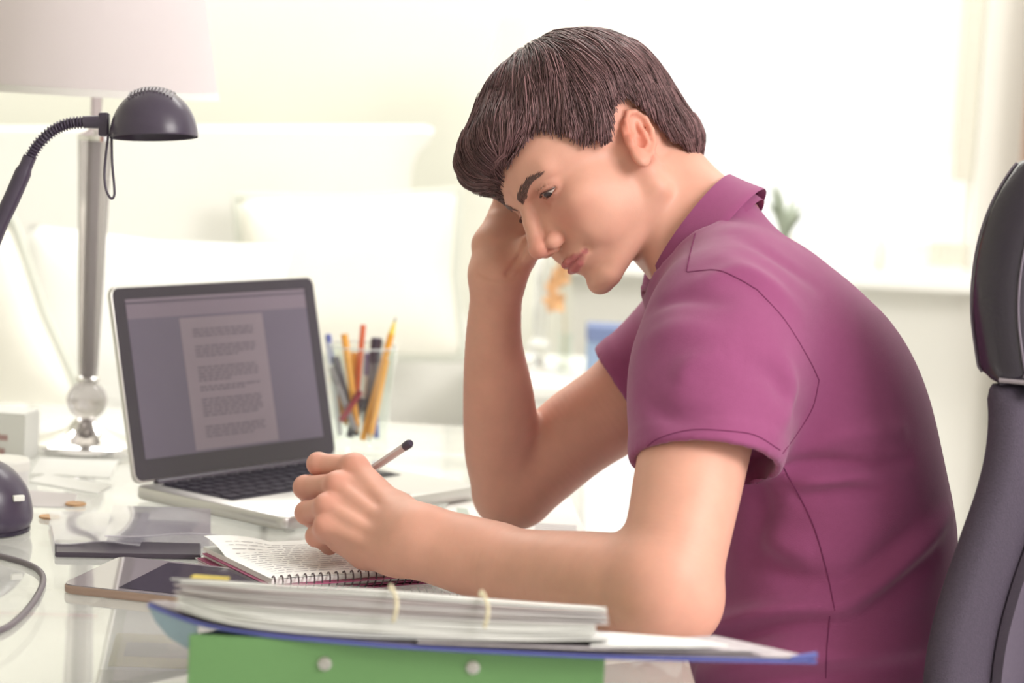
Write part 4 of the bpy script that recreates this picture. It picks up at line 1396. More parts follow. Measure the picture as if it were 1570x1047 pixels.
# creases of palm and wrist on the propped hand, pressed into the mesh
fcen = SV[SF].mean(1)
selF = SF[np.linalg.norm(fcen - P(775, 385, 2.44), axis=1) < 0.09]
uid, invv = np.unique(selF, return_inverse=True)
_b = BVHTree.FromPolygons([tuple(x) for x in SV[uid]], [tuple(x) for x in invv.reshape(-1, 4)])
_n = np.zeros((len(SV), 3))
_fn = np.cross(SV[selF[:, 2]] - SV[selF[:, 0]], SV[selF[:, 3]] - SV[selF[:, 1]])
for k in range(4):
    np.add.at(_n, selF[:, k], _fn)
_n = _n[uid] / (np.linalg.norm(_n[uid], axis=1)[:, None] + 1e-12)
_d = np.zeros(len(uid))
for pxs, amp, wdt in (([(806, 368), (797, 392), (778, 420)], -0.0030, 0.0032), ([(734, 418), (758, 428), (792, 424)], -0.0014, 0.0026), ([(788, 398), (800, 380), (804, 372)], 0.0010, 0.004)):
    for x, y in spline(pxs, 60):
        h_ = _b.ray_cast(Vector(CAM), Vector(P(x, y, 1.0) - CAM).normalized())
        if h_[0] is not None:
            w_ = np.exp(-(np.linalg.norm(SV[uid] - np.array(h_[0]), axis=1) / wdt) ** 2)
            _d = np.where(np.abs(amp * w_) > np.abs(_d), amp * w_, _d)
SV[uid] += _n * _d[:, None]

# colour of the skin itself: lips, flush of nose, ear, knuckles and elbow
SKC = np.array(srgb(224, 168, 149))
hq = to_head(SV.astype(np.float32))
hm = hq.copy()
hm[:, 2] = np.abs(hm[:, 2])
hm[:, 1] = np.where(hm[:, 1] < -28, -28 + (hm[:, 1] + 28) * 1.13, hm[:, 1])


def blob(q, c, r):
    return np.exp(-(((q - np.array(c)) / np.array(r)) ** 2).sum(1))


colr = np.tile(SKC, (len(SV), 1))


def tint(w, c):
    global colr
    colr = colr * (1 - w[:, None]) + np.array(c) * w[:, None]


FLUSH = srgb(214, 132, 118)
tint(0.70 * blob(hm, (108, -18, 0), (16, 13, 16)), FLUSH)
tint(0.52 * blob(hm, (72, -12, 34), (26, 22, 20)), FLUSH)
tint(0.65 * blob(hm, (-14, 4, 80), (24, 34, 14)), srgb(222, 120, 100))
tint(0.50 * blob(hm, (80, 16, 31), (20, 12, 22)), srgb(190, 112, 104))
wl = np.maximum(0, 1 - np.maximum(0, np.minimum(
    chain(hm, [(83, -51.5, 25), (90.8, -48.5, 13), (95.2, -47.5, 4), (94.6, -47.5, 0)], [1.6, 3.4, 4.2, 4.0], 2),
    chain(hm, [(83, -52.5, 23.5), (90.2, -55.6, 11), (92.0, -56.6, 0)], [1.6, 4.5, 5.5], 2))) / 1.2)
wl *= (np.linalg.norm(hm - np.array((90, -52, 0)), axis=1) < 40)
tint(0.8 * wl, srgb(182, 94, 102))
for k in NH['knob'] + [f[0] for f in NH['fing']]:
    tint(0.4 * np.exp(-(np.linalg.norm(SV - k, axis=1) / 0.013) ** 2), FLUSH)
tint(0.35 * np.exp(-(np.linalg.norm(SV - P(1050, 940, 2.09), axis=1) / 0.05) ** 2), FLUSH)

skinm = mat('skin', SKC, 0.47, spec=0.38, sss=0.25)
nt = skinm.node_tree
bs = nt.nodes['Principled BSDF']
at = nt.nodes.new('ShaderNodeAttribute')
at.attribute_name = 'tone'
tc = nt.nodes.new('ShaderNodeTexCoord')
nz = nt.nodes.new('ShaderNodeTexNoise')
nz.inputs['Scale'].default_value = 45
nz.inputs['Detail'].default_value = 5
nt.links.new(tc.outputs['Object'], nz.inputs['Vector'])
mp = nt.nodes.new('ShaderNodeMapRange')
mp.inputs['To Min'].default_value = 0.9
mp.inputs['To Max'].default_value = 1.1
nt.links.new(nz.outputs['Fac'], mp.inputs['Value'])
vm = nt.nodes.new('ShaderNodeVectorMath')
vm.operation = 'SCALE'
nt.links.new(at.outputs['Color'], vm.inputs[0])
nt.links.new(mp.outputs['Result'], vm.inputs['Scale'])
nt.links.new(vm.outputs['Vector'], bs.inputs['Base Color'])
n2 = nt.nodes.new('ShaderNodeTexNoise')
n2.inputs['Scale'].default_value = 900
n2.inputs['Detail'].default_value = 2
nt.links.new(tc.outputs['Object'], n2.inputs['Vector'])
bp = nt.nodes.new('ShaderNodeBump')
bp.inputs['Strength'].default_value = 0.12
bp.inputs['Distance'].default_value = 0.0006
nt.links.new(n2.outputs['Fac'], bp.inputs['Height'])
nt.links.new(bp.outputs['Normal'], bs.inputs['Normal'])
body = fast_mesh('body', SV, SF, skinm, person, {'tone': colr})

# ---- eyes
EYEM = bpy.data.materials.new('eyeball')
EYEM.use_nodes = True
nt = EYEM.node_tree
b = nt.nodes['Principled BSDF']
b.inputs['Roughness'].default_value = 0.08
at = nt.nodes.new('ShaderNodeAttribute')
at.attribute_name = 'tone'
nt.links.new(at.outputs['Color'], b.inputs['Base Color'])
for s in (1, -1):
    mb = MB()
    c = EYE * np.array((1, 1, s))
    n = 40
    prof = [(EYER * math.sin(math.pi * i / n), -EYER * math.cos(math.pi * i / n)) for i in range(n + 1)]
    gaze = np.array((0.80, -0.46, 0.10))
    gaze /= np.linalg.norm(gaze)
    mb.lathe(prof, (0, 0, 0), gaze, 40, cap=False)
    v = np.array(mb.v)
    ca = (v @ gaze) / EYER
    rr = np.sqrt(np.maximum(0, 1 - ca ** 2)) * EYER + (ca < 0) * 20
    cl = np.where((rr < 2.4)[:, None], np.array(srgb(14, 10, 14)), np.where((rr < 5.8)[:, None], np.array(srgb(66, 62, 70)), np.array(srgb(226, 210, 206))))
    fast_mesh('eyeball', from_head(v + c), np.array(mb.f), EYEM, person, {'tone': cl})

# ---- hair: a volume over the skull and thousands of modelled strands combed from the crown
HPOLY = np.array([(130, 64), (98, 66), (80, 70), (63, 74), (51, 66), (41, 50), (31, 29), (10, 18), (-1, 32), (-12, 40), (-36, 40), (-50, 8),
                  (-60, -24), (-84, -60), (-140, -80), (-140, 170), (130, 170)], float)


def poly2(x, y, poly):
    d = np.full(len(x), 1e9)
    ins = np.zeros(len(x), bool)
    n = len(poly)
    for i in range(n):
        ax, ay = poly[i]
        bx, by = poly[(i + 1) % n]
        ex, ey = bx - ax, by - ay
        t = np.clip(((x - ax) * ex + (y - ay) * ey) / (ex * ex + ey * ey), 0, 1)
        d = np.minimum(d, (x - ax - t * ex) ** 2 + (y - ay - t * ey) ** 2)
        c = ((ay > y) != (by > y)) & (x < (bx - ax) * (y - ay) / (by - ay + 1e-12) + ax)
        ins ^= c
    d = np.sqrt(d)
    return np.where(ins, -d, d)


def hpoly(q):
    w = np.clip((q[:, 0] - 40) / 30, 0, 1)
    return poly2(q[:, 0], q[:, 1] + w * np.clip(6 - q[:, 2], 0, 60) * 0.58, HPOLY)


def hair_full(q):
    d = ell(q, (-13, 52, 0), (111, 97, 92))
    d = smin(d, ell(q, (-60, -6, 0), (56, 66, 64)), 16)
    d = smin(d, ell(q, (66, 86, 0), (42, 34, 66)), 16)
    return d


def hair_sdf(q):
    d = hair_full(q)
    ph = hpoly(q)
    return smax(d + np.clip((ph + 26) / 26, 0, 1) * 7, ph + 7, 9)


HV, HF = surface_nets(lambda q: hair_sdf(q).astype(np.float32), (-150, -100, -120), (140, 175, 120), 3.0, newton=1)


def grad(fn, q, e=0.8):
    I = np.eye(3, dtype=np.float32) * np.float32(e)
    g = np.stack([fn(q + I[k]) - fn(q - I[k]) for k in range(3)], 1)
    return g / (np.linalg.norm(g, axis=1)[:, None] + 1e-9)


WH = np.array((-52.0, 140.0, -14.0))
NS = 25000
pick = RNG.integers(0, len(HV), NS)
q = (HV[pick] + RNG.normal(0, 1.5, (NS, 3))).astype(np.float32)
keep = (np.abs(hair_sdf(q)) < 6)
q = q[keep]
NS = len(q)
lock = np.sin(q[:, 0] * 0.21 + q[:, 1] * 0.13) + np.sin(q[:, 1] * 0.27 - q[:, 2] * 0.17) + np.sin(q[:, 2] * 0.31 + q[:, 0] * 0.11)
lift = RNG.uniform(-1.5, 2.0, NS) + 0.9 * lock
seg = 6
slen = RNG.uniform(4.5, 8.0, NS)
pts = np.zeros((NS, seg + 1, 3))
bend = RNG.normal(0, 0.10, NS) + 0.12 * np.sin(q[:, 0] * 0.09 + q[:, 1] * 0.12 + q[:, 2] * 0.1)
cur = q.copy()
prev = None
for k in range(seg + 1):
    n = grad(hair_full, cur)
    dd = hair_full(cur)
    ph = hpoly(cur)
    thin = np.clip((ph + 26) / 26, 0, 1) * 7
    cur = (cur - n * (dd + thin - lift * (1 - 0.35 * k / seg))[:, None] * 0.8).astype(np.float32)
    pts[:, k] = cur
    rad_ = cur - WH
    rad_ /= np.linalg.norm(rad_, axis=1)[:, None] + 1e-6
    front = np.clip((cur[:, 0] + 20) / 70, 0, 1)
    fd = np.stack([0.75 * front, -0.62 + 0.10 * front, 0 * front], 1)
    t = rad_ + fd
    t -= n * (t * n).sum(1)[:, None]
    t /= np.linalg.norm(t, axis=1)[:, None] + 1e-6
    side = np.cross(n, t)
    t = t + side * bend[:, None]
    if prev is not None:
        t = 0.55 * t + 0.45 * prev
    t /= np.linalg.norm(t, axis=1)[:, None] + 1e-6
    prev = t
    cur = (cur + t * slen[:, None]).astype(np.float32)
# trim the points that run far past the hairline
ph = hpoly(pts.reshape(-1, 3)).reshape(NS, seg + 1)
lim = RNG.uniform(-6, 7, NS) + np.clip((pts[:, 0, 0] - 55) / 25, 0, 1) * RNG.uniform(0, 1, NS) ** 2 * (6 + 5 * np.sin(pts[:, 0, 2] * 0.22 + 1.0))
over = np.zeros(NS, bool)
for k in range(1, seg + 1):
    over |= ph[:, k] > lim
    pts[over, k] = pts[over, k - 1] * 0.97 + pts[over, k] * 0.03
ok_ = ph[:, 0] < np.minimum(lim, -1.5)
pts, lock, NS = pts[ok_], lock[ok_], int(ok_.sum())

flat = pts.reshape(-1, 3).astype(np.float32)
for _ in range(2):
    hs_ = head_sdf(flat)
    inn_ = hs_ < 0.5
    if inn_.any():
        flat[inn_] += grad(head_sdf, flat[inn_]) * (0.6 - hs_[inn_])[:, None]
pts = flat.reshape(pts.shape).astype(float)


def strand_mesh(pts, r0, shape=None):
    N, S1, _ = pts.shape
    t = np.gradient(pts, axis=1)
    t /= np.linalg.norm(t, axis=2)[..., None] + 1e-9
    ref = np.array([0.3, 0.5, 0.81])
    u = np.cross(t, ref)
    u /= np.linalg.norm(u, axis=2)[..., None] + 1e-9
    w = np.cross(t, u)
    x = np.linspace(0, 1, S1)
    prof = (0.25 + 0.75 * np.sin(np.pi * np.clip(0.2 + 0.8 * x, 0, 1))) if shape is None else shape(x)
    prof[-1] = 0.12
    r = r0[:, None] * prof[None]
    ring = []
    for a in (0, 2.0944, 4.18879):
        ring.append(pts + (math.cos(a) * u + math.sin(a) * w) * r[..., None])
    V = np.stack(ring, 2).reshape(-1, 3)
    idx = np.arange(N * S1 * 3).reshape(N, S1, 3)
    a = idx[:, :-1, :]
    b = np.roll(a, -1, axis=2)
    c = idx[:, 1:, :]
    d = np.roll(c, -1, axis=2)
    Fq = np.stack([a, b, d, c], -1).reshape(-1, 4)
    return V, Fq


hv, hf = strand_mesh(pts, RNG.uniform(0.36, 0.72, NS))
hcol = np.array(srgb(106, 79, 81))
sh = (RNG.uniform(0.45, 1.75, NS) * (1 + 0.10 * lock))[:, None] * hcol[None]
hairm = mat('brown_hair', hcol, 0.40, spec=0.38)
nt = hairm.node_tree
at = nt.nodes.new('ShaderNodeAttribute')
at.attribute_name = 'tone'
nt.links.new(at.outputs['Color'], nt.nodes['Principled BSDF'].inputs['Base Color'])
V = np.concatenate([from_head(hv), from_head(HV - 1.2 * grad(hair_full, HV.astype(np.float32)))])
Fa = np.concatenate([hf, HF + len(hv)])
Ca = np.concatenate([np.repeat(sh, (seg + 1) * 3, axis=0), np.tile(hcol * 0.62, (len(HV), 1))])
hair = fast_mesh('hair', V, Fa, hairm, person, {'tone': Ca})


# ---- brows and lashes
def on_face(fu, z):
    """march from the front onto the face at (up, side)"""
    p = np.stack([np.full(len(z), 125.0), fu, z], 1).astype(np.float32)
    for _ in range(60):
        p[:, 0] -= np.clip(head_sdf(p) * 0.7, -2, 4)
    return p


for s in (1, -1):
    n = 230
    t = RNG.uniform(0, 1, n)
    c = np.array([np.interp(t, [0, 0.35, 0.7, 1], [29, 35, 38, 36]), np.interp(t, [0, 0.35, 0.7, 1], [8, 21, 34, 45])])
    wd_ = np.interp(t, [0, 0.2, 0.6, 1], [3.4, 4.4, 3.2, 1.0])
    u = c[0] + RNG.uniform(-1, 1, n) * wd_
    r0 = on_face(u, s * c[1])
    dirv = np.stack([np.zeros(n), np.interp(t, [0, 0.3, 0.7, 1], [0.75, 0.35, 0.05, -0.3]) + RNG.normal(0, .12, n), np.full(n, 1.0) * s], 1)
    dirv /= np.linalg.norm(dirv, axis=1)[:, None]
    pts = np.zeros((n, 4, 3))
    for k in range(4):
        w = r0 + dirv * (k * 2.1)
        w2 = on_face(w[:, 1], w[:, 2])
        w2[:, 0] += 0.5 + 0.12 * k
        pts[:, k] = w2
    bv, bf = strand_mesh(pts, np.full(n, 0.36))
    fast_mesh('eyebrow', from_head(bv), bf, mat('dark_brow_hair', srgb(122, 92, 88), 0.5), person)
    n = 64
    z = np.linspace(-10.5, 12.5, n)
    zz = z / 13
    up_ = 1.6 - 3.6 * zz * zz - 0.10 * z
    rr = EYER + 1.6
    x = np.sqrt(np.maximum(4, rr ** 2 - up_ ** 2 - z ** 2))
    root = np.stack([EYE[0] + x, EYE[1] + up_, s * (EYE[2] + z)], 1)
    pts = np.zeros((n, 4, 3))
    for k in range(4):
        pts[:, k] = root + np.stack([0.9 * k + 0 * z, -0.85 * k + 0.16 * k * k + 0 * z, s * (0.05 * z * k / 2 + .3 * k)], 1)
    lv, lf = strand_mesh(pts, np.full(n, 0.5))
    fast_mesh('eyelashes', from_head(lv), lf, MATS['dark_brow_hair'], person)

# ---- polo shirt
T_PTS = PP([(1066, 366, 2.375), (1095, 420, 2.375), (1131, 477, 2.375), (1174, 549, 2.375), (1218, 630, 2.372), (1250, 730, 2.37), (1266, 830, 2.37),
            (1262, 930, 2.37), (1248, 1030, 2.37), (1240, 1110, 2.37)])
T_A = [0.068, 0.077, 0.095, 0.113, 0.124, 0.122, 0.124, 0.125, 0.127, 0.128]
T_B = [0.078, 0.112, 0.160, 0.182, 0.180, 0.172, 0.165, 0.165, 0.172, 0.176]
tq = spline(np.concatenate([np.array(T_PTS), np.array(T_A)[:, None], np.array(T_B)[:, None]], 1), 90)
LAT = F_UP[-1] - N_UP[-1]
LAT = LAT / np.linalg.norm(LAT)


TAX = np.gradient(tq[:, :3], axis=0)
TAX /= np.linalg.norm(TAX, axis=1)[:, None]
TLAT = LAT - TAX * (TAX @ LAT)[:, None]
TLAT /= np.linalg.norm(TLAT, axis=1)[:, None]
TFR = np.cross(TAX, TLAT)
TST = np.linalg.norm(np.diff(tq[:, :3], axis=0), axis=1).mean()


def torso_sdf(p):
    c = tq[:, :3].mean(0)
    a = (p - c).astype(np.float32)
    b = (tq[:, :3] - c).astype(np.float32)
    idx = np.zeros(len(p), int)
    for s0 in range(0, len(p), 200000):
        aa = a[s0:s0 + 200000]
        idx[s0:s0 + 200000] = ((b * b).sum(1)[None] - 2 * aa @ b.T).argmin(1)
    ax = TAX[idx]
    q = p - tq[idx, :3]
    w = (q * ax).sum(1)
    t = np.clip(idx + np.clip(w / TST, -0.6, 0.6), 0, len(tq) - 1.001)
    i0 = t.astype(int)
    f = (t - i0)[:, None]
    lerp = lambda A: A[i0] * (1 - f) + A[i0 + 1] * f
    row = lerp(tq)
    q = p - row[:, :3]
    u, v, w = np.abs((q * lerp(TFR)).sum(1)) / row[:, 3], np.abs((q * lerp(TLAT)).sum(1)) / row[:, 4], np.abs((q * lerp(TAX)).sum(1)) / row[:, 3]
    return ((((u ** 2.3 + v ** 2.3 + 1e-9) ** (2 / 2.3) + w * w) ** 0.5 - 1) * np.minimum(row[:, 3], row[:, 4])).astype(np.float32)


NS_PTS = PP([(1128, 440, 2.28), (1112, 520, 2.225), (1096, 590, 2.19), (1082, 705, 2.152), (1078, 780, 2.125)])
NS_R = [0.055, 0.076, 0.080, 0.067, 0.066]
FS_PTS = PP([(1110, 470, 2.49), (1050, 545, 2.54), (985, 595, 2.54), (925, 640, 2.542)])
FS_R = [0.055, 0.070, 0.064, 0.058]
N_HEM = P(1084, 718, 2.155)
N_HAX = -0.92 * UP - 0.08 * RT - 0.37 * FW
N_HAX = N_HAX / np.linalg.norm(N_HAX)
F_HEM = P(962, 612, 2.541)
F_HAX = F_UP[1] - F_UP[2]
F_HAX = F_HAX / np.linalg.norm(F_HAX)
COLC = P(1063, 349, 2.372)
COLX = -0.78 * RT + 0.60 * UP + 0.20 * FW
COLX = COLX / np.linalg.norm(COLX)


def shirt_sdf(p):
    d = torso_sdf(p)
    # shoulders
    d = smin(d, cap(p, P(1118, 440, 2.325), P(1110, 485, 2.235), 0.044, 0.058), 0.035)
    d = smin(d, cap(p, P(1105, 420, 2.42), P(1075, 500, 2.52), 0.05, 0.058), 0.04)
    q = p - COLC.astype(np.float32)
    al = q @ COLX.astype(np.float32)
    rd = np.sqrt(np.maximum((q * q).sum(1) - al * al, 0))
    d = smax(d, -np.maximum(rd - 0.080, -0.028 - al), 0.006)
    for pts_, r_, hem, hax, fp, fr_ in ((NS_PTS, NS_R, N_HEM, N_HAX, N_UP, N_UP_R), (FS_PTS, FS_R, F_HEM, F_HAX, F_UP, F_UP_R)):
        s = chain(p, pts_, r_, 0, dense=3)
        along = (p - hem.astype(np.float32)) @ hax.astype(np.float32)
        # stitched hem band
        s = s - 0.0018 * (np.clip((along + 0.024) / 0.003, 0, 1))
        s = smax(s, along, 0.003)
        hole = np.maximum(chain(p, pts_, [x - 0.0065 for x in r_], 0, dense=2), -(along + 0.035))
        s = np.maximum(s, -hole)
        d = smin(d, s, 0.028)
        d = np.maximum(d, -np.maximum(hole, -(along + 0.045)))
    return d


slo = np.minimum(np.array(T_PTS).min(0), np.array(FS_PTS).min(0)) - 0.22
shi = np.maximum(np.array(T_PTS).max(0), np.array(FS_PTS).max(0)) + 0.22
slo[1] = N_HEM[1] - 0.12
slo[2] = 0.60
shv, shf = surface_nets(shirt_sdf, slo, shi, 0.0036, newton=1)
for _ in range(5):
    acc = np.zeros_like(shv)
    cn = np.zeros(len(shv))
    for k in range(4):
        for o_ in (1, 3):
            np.add.at(acc, shf[:, k], shv[shf[:, (k + o_) % 4]])
            np.add.at(cn, shf[:, k], 1)
    shv = 0.5 * shv + 0.5 * acc / np.maximum(cn, 1)[:, None]
print('shirt', len(shv), time.time() - _t)


def cam_hit(bvh, px, py):
    v = FW + RT * (px - IW / 2) / FPX - UP * (py - IH / 2) / FPX
    h = bvh.ray_cast(Vector(CAM), Vector(v).normalized())
    return np.array(h[0]) if h[0] is not None else None


bvh = BVHTree.FromPolygons([tuple(x) for x in shv], [tuple(x) for x in shf])


def surf_line(pxs, n):
    out = [cam_hit(bvh, x, y) for x, y in spline(pxs, n)]
    out = [o for o in out if o is not None]
    return np.array(out)


def vnormals(v, F):
    fn = np.cross(v[F[:, 2]] - v[F[:, 0]], v[F[:, 3]] - v[F[:, 1]])
    n = np.zeros_like(v)
    for k in range(4):
        np.add.at(n, F[:, k], fn)
    return n / (np.linalg.norm(n, axis=1)[:, None] + 1e-12)


SN = vnormals(shv, shf)
FOLDS = [  # pixels along the crease, height in metres, width in metres
    ([(1062, 972), (1168, 944), (1280, 930)], 0.008, 0.012), ([(1075, 995), (1180, 962), (1285, 950)], -0.007, 0.010),
    ([(1284, 940), (1350, 895), (1410, 840), (1455, 790)], 0.007, 0.012), ([(1300, 955), (1370, 905), (1430, 850)], -0.006, 0.011),
    ([(1275, 905), (1340, 865), (1400, 810)], -0.005, 0.012),
    ([(1205, 716), (1260, 708), (1330, 712), (1390, 705)], -0.0045, 0.007), ([(1210, 735), (1270, 738), (1330, 730)], 0.004, 0.007),
    ([(1225, 765), (1290, 752), (1350, 755)], -0.004, 0.007), ([(1235, 690), (1300, 668), (1380, 662)], 0.0035, 0.010),
    ([(1075, 1035), (1200, 1015), (1300, 1010), (1420, 985)], 0.008, 0.014), ([(1080, 1060), (1200, 1040), (1400, 1020)], -0.006, 0.012),
    ([(1170, 860), (1220, 885), (1270, 892)], -0.005, 0.012), ([(1160, 820), (1215, 842), (1250, 845)], 0.004, 0.014),
    ([(1150, 560), (1190, 580), (1230, 640)], -0.004, 0.014), ([(1205, 560), (1215, 610), (1190, 660)], 0.004, 0.012),
    ([(1040, 590), (1060, 560), (1110, 545)], 0.003, 0.012), ([(985, 610), (1030, 640), (1090, 640)], -0.003, 0.010),
    ([(1000, 470), (1050, 455), (1110, 462)], -0.003, 0.010), ([(990, 520), (1045, 505), (1110, 515)], 0.003, 0.014),
    ([(1075, 430), (1130, 420), (1180, 440)], 0.003, 0.012), ([(1130, 360), (1190, 395), (1240, 430)], -0.003, 0.013),
    ([(1110, 395), (1170, 430), (1220, 470)], 0.003, 0.013), ([(1150, 720), (1165, 780), (1150, 850)], -0.006, 0.016),
]
disp = np.zeros(len(shv))
for pxs, amp, wdt in FOLDS:
    L = surf_line(pxs, 110)
    if len(L) < 3:
        continue
    near = np.nonzero((np.abs(shv - L.mean(0)).max(1)) < 0.3)[0]
    dm = np.full(len(near), 9.0)
    tm = np.zeros(len(near))
    for i, c in enumerate(L):
        dd = np.linalg.norm(shv[near] - c, axis=1)
        b_ = dd < dm
        dm = np.where(b_, dd, dm)
        tm = np.where(b_, i / (len(L) - 1), tm)
    disp[near] += 1.5 * amp * np.exp(-(dm / wdt) ** 2) * np.sin(np.pi * np.clip(tm * 0.84 + 0.08, 0, 1)) ** 0.7
shv2 = shv + SN * disp[:, None]
nzv = np.sin(shv[:, 0] * 61 + shv[:, 2] * 47) * np.sin(shv[:, 1] * 53 - shv[:, 2] * 39 + 1.3)
shv2 += SN * (nzv * 0.0006)[:, None]
SHIRTC = srgb(154, 80, 124)
shirtm = mat('plum_pique_cotton', SHIRTC, 0.85, spec=0.15, noise=0.05, nscale=160, bump=0.35, bscale=1400, sheen=0.25)
seamm = mat('dark_plum_thread', srgb(122, 58, 96), 0.9, spec=0.1)
shirt = fast_mesh('polo_shirt', shv2, shf, shirtm, person)
bvh = BVHTree.FromPolygons([tuple(x) for x in shv2], [tuple(x) for x in shf])
for pxs in ([(1066, 358), (1058, 390), (1053, 416)], [(1054, 417), (1098, 414), (1130, 426), (1161, 444)], [(1161, 444), (1203, 490), (1240, 550), (1256, 583)],
            [(1256, 583), (1246, 625), (1222, 665), (1200, 695)],
            [(1201, 716), (1244, 798), (1267, 874), (1280, 936)], [(1272, 945), (1268, 990), (1266, 1040)],
            [(985, 691), (1010, 672), (1060, 659), (1120, 661), (1160, 668), (1196, 690)]):
    L = surf_line(pxs, 26)
    if len(L) > 3:
        make('seam', MB().tube(L + 0.0002 * (CAM - L) / np.linalg.norm(CAM - L, axis=1)[:, None], 0.0006, 5), seamm, shirt)

# folded collar
u1 = np.cross(COLX, LAT)
u1 /= np.linalg.norm(u1)
u2 = np.cross(COLX, u1)
prof = [(0.0615, -0.040), (0.0625, -0.006), (0.0632, 0.0), (0.0648, 0.0008), (0.0664, -0.003), (0.0730, -0.016), (0.0850, -0.034), (0.0842, -0.0355), (0.074, -0.028)]


BK = (P(1118, 273, 2.372) - COLC)
COLPH = math.pi - math.atan2(BK @ u2, BK @ u1) / 2     # zero flare reduction at the front, slimmer at the nape


def colfn(a, b):
    k = b * (len(prof) - 1)
    r = np.interp(k, range(len(prof)), [x[0] for x in prof])
    h = np.interp(k, range(len(prof)), [x[1] for x in prof])
    an = 2 * math.pi * a
    r = 0.0625 + (r - 0.0625) * (0.40 + 0.60 * math.sin(an / 2 + COLPH) ** 2)
    return COLC + COLX * h + r * (u1 * math.cos(an) + u2 * math.sin(an)) * (1 + 0.015 * math.sin(3 * an))


make('collar', MB().grid(colfn, 72, 16), shirtm, shirt, angle=80)

# jeans and shoes under the desk
hipc = P(1240, 1085, 2.37)
hipN, hipF = hipc + np.array((0.0, -0.09, -0.05)), hipc + np.array((0.0, 0.09, -0.05))
knees = [np.array((hipc[0] - 0.42, hipc[1] - 0.13, 0.52)), np.array((hipc[0] - 0.42, hipc[1] + 0.13, 0.52))]
ank = [np.array((hipc[0] - 0.36, hipc[1] - 0.14, 0.10)), np.array((hipc[0] - 0.30, hipc[1] + 0.14, 0.10))]


def jeans_sdf(p):
    d = ell(p, hipc + np.array((0.0, 0, -0.03)), (0.14, 0.185, 0.12))
    for h_, k_, a_ in ((hipN, knees[0], ank[0]), (hipF, knees[1], ank[1])):
        leg = chain(p, [h_, k_, a_], [0.088, 0.066, 0.05], 0.03)
        d = smin(d, leg, 0.03)
    return smax(d, 0.09 - p[:, 2], 0.004)


jv, jf = surface_nets(jeans_sdf, hipc + np.array((-0.6, -0.35, -0.72)), hipc + np.array((0.3, 0.35, 0.2)), 0.007, newton=1)
fast_mesh('jeans', jv, jf, mat('dark_blue_denim', srgb(70, 76, 104), 0.85, noise=0.12, nscale=80, bump=0.3, bscale=900), person)
for a_ in ank:
    def shoe(p, a_=a_):
        d = smin(ell(p, a_ + np.array((-0.07, 0, -0.06)), (0.13, 0.045, 0.05)), ell(p, a_ + np.array((0.0, 0, -0.03)), (0.055, 0.042, 0.07)), 0.03)
        return smax(d, 0.003 - p[:, 2], 0.004)
    v_, f_ = surface_nets(shoe, a_ + np.array((-0.25, -0.1, -0.12)), a_ + np.array((0.12, 0.1, 0.1)), 0.006, newton=1)
    fast_mesh('shoe', v_, f_, mat('white_canvas_shoe', (0.6, 0.58, 0.57), 0.8), person)
print('person done', time.time() - _t)

# ================================================================== pen in the writing hand
a, b_ = P(474, 785, 2.412), P(622, 684, 2.300)
pn = thing('writing_pen', 'clear ballpoint pen with dark end cap held in the writing hand', 'pen', a)
ax = (b_ - a) / np.linalg.norm(b_ - a)
make('barrel', MB().tube([a + ax * 0.012, b_], 0.0038, 6), mat('clear_pen_plastic', srgb(214, 200, 204), 0.2), pn, smooth=False)
make('ink_tube', MB().tube([a + ax * 0.016, b_ + ax * 0.002], 0.0014, 6), mat('violet_ink_tube', srgb(150, 120, 140), 0.4), pn)
make('nib', MB().tube([a, a + ax * 0.013], [0.0005, 0.0028], 10), STEEL, pn)
make('end_cap', MB().tube([b_ - ax * 0.001, b_ + ax * 0.006, b_ + ax * 0.0085], [0.0042, 0.0044, 0.0030], 12), BLACKP, pn)

# ================================================================== office chair
MESHM = mat('dark_mesh_fabric', srgb(78, 68, 84), 0.75, noise=0.25, nscale=420, bump=0.8, bscale=900)
PANEL = mat('grey_violet_panel', srgb(96, 86, 102), 0.6, noise=0.1, nscale=300, bump=0.3, bscale=700)
FRAMEP = mat('grey_plastic_frame', srgb(150, 140, 148), 0.45)
LEATH = mat('black_leather', srgb(50, 43, 56), 0.24, bump=0.25, bscale=350, coat=0.3)
CD = 2.10
AL = math.radians(38)
CL = np.array((math.sin(AL), math.cos(AL), 0))
CNb = np.array((math.cos(AL), -math.sin(AL), 0))      # out of the back
chx = P(1300, 1040, CD)
seatc = np.array((hipc[0] + 0.0, hipc[1] + 0.02, 0.0))
ch = thing('office_chair', 'black high-back office chair with leather headrest and mesh back', 'chair', seatc)
hcv = spline([P(q[0] - 24, q[1], CD) for q in ((1578, 236), (1556, 262), (1530, 306), (1510, 360), (1499, 420), (1497, 480), (1504, 540), (1512, 584))], 40)
bcv = spline([P(q[0] - 20, q[1], CD) for q in ((1512, 584), (1520, 630), (1516, 690), (1502, 750), (1476, 825), (1450, 900), (1430, 975), (1420, 1047), (1416, 1120), (1425, 1200), (1440, 1260))], 50)
CW = 0.46


def pad(curve, th, bul, w=CW, v0=0.0, v1=1.0, outw=0.0, wf=None):
    n = len(curve) - 1

    def f(u, v):
        i = u * n
        i0 = min(int(i), n - 1)
        c = curve[i0] * (1 - (i - i0)) + curve[i0 + 1] * (i - i0)
        vv = v0 + (v1 - v0) * v
        rn = 1.0
        return c + CL * w * vv + CNb * (outw + bul * math.sin(math.pi * vv))
    return f


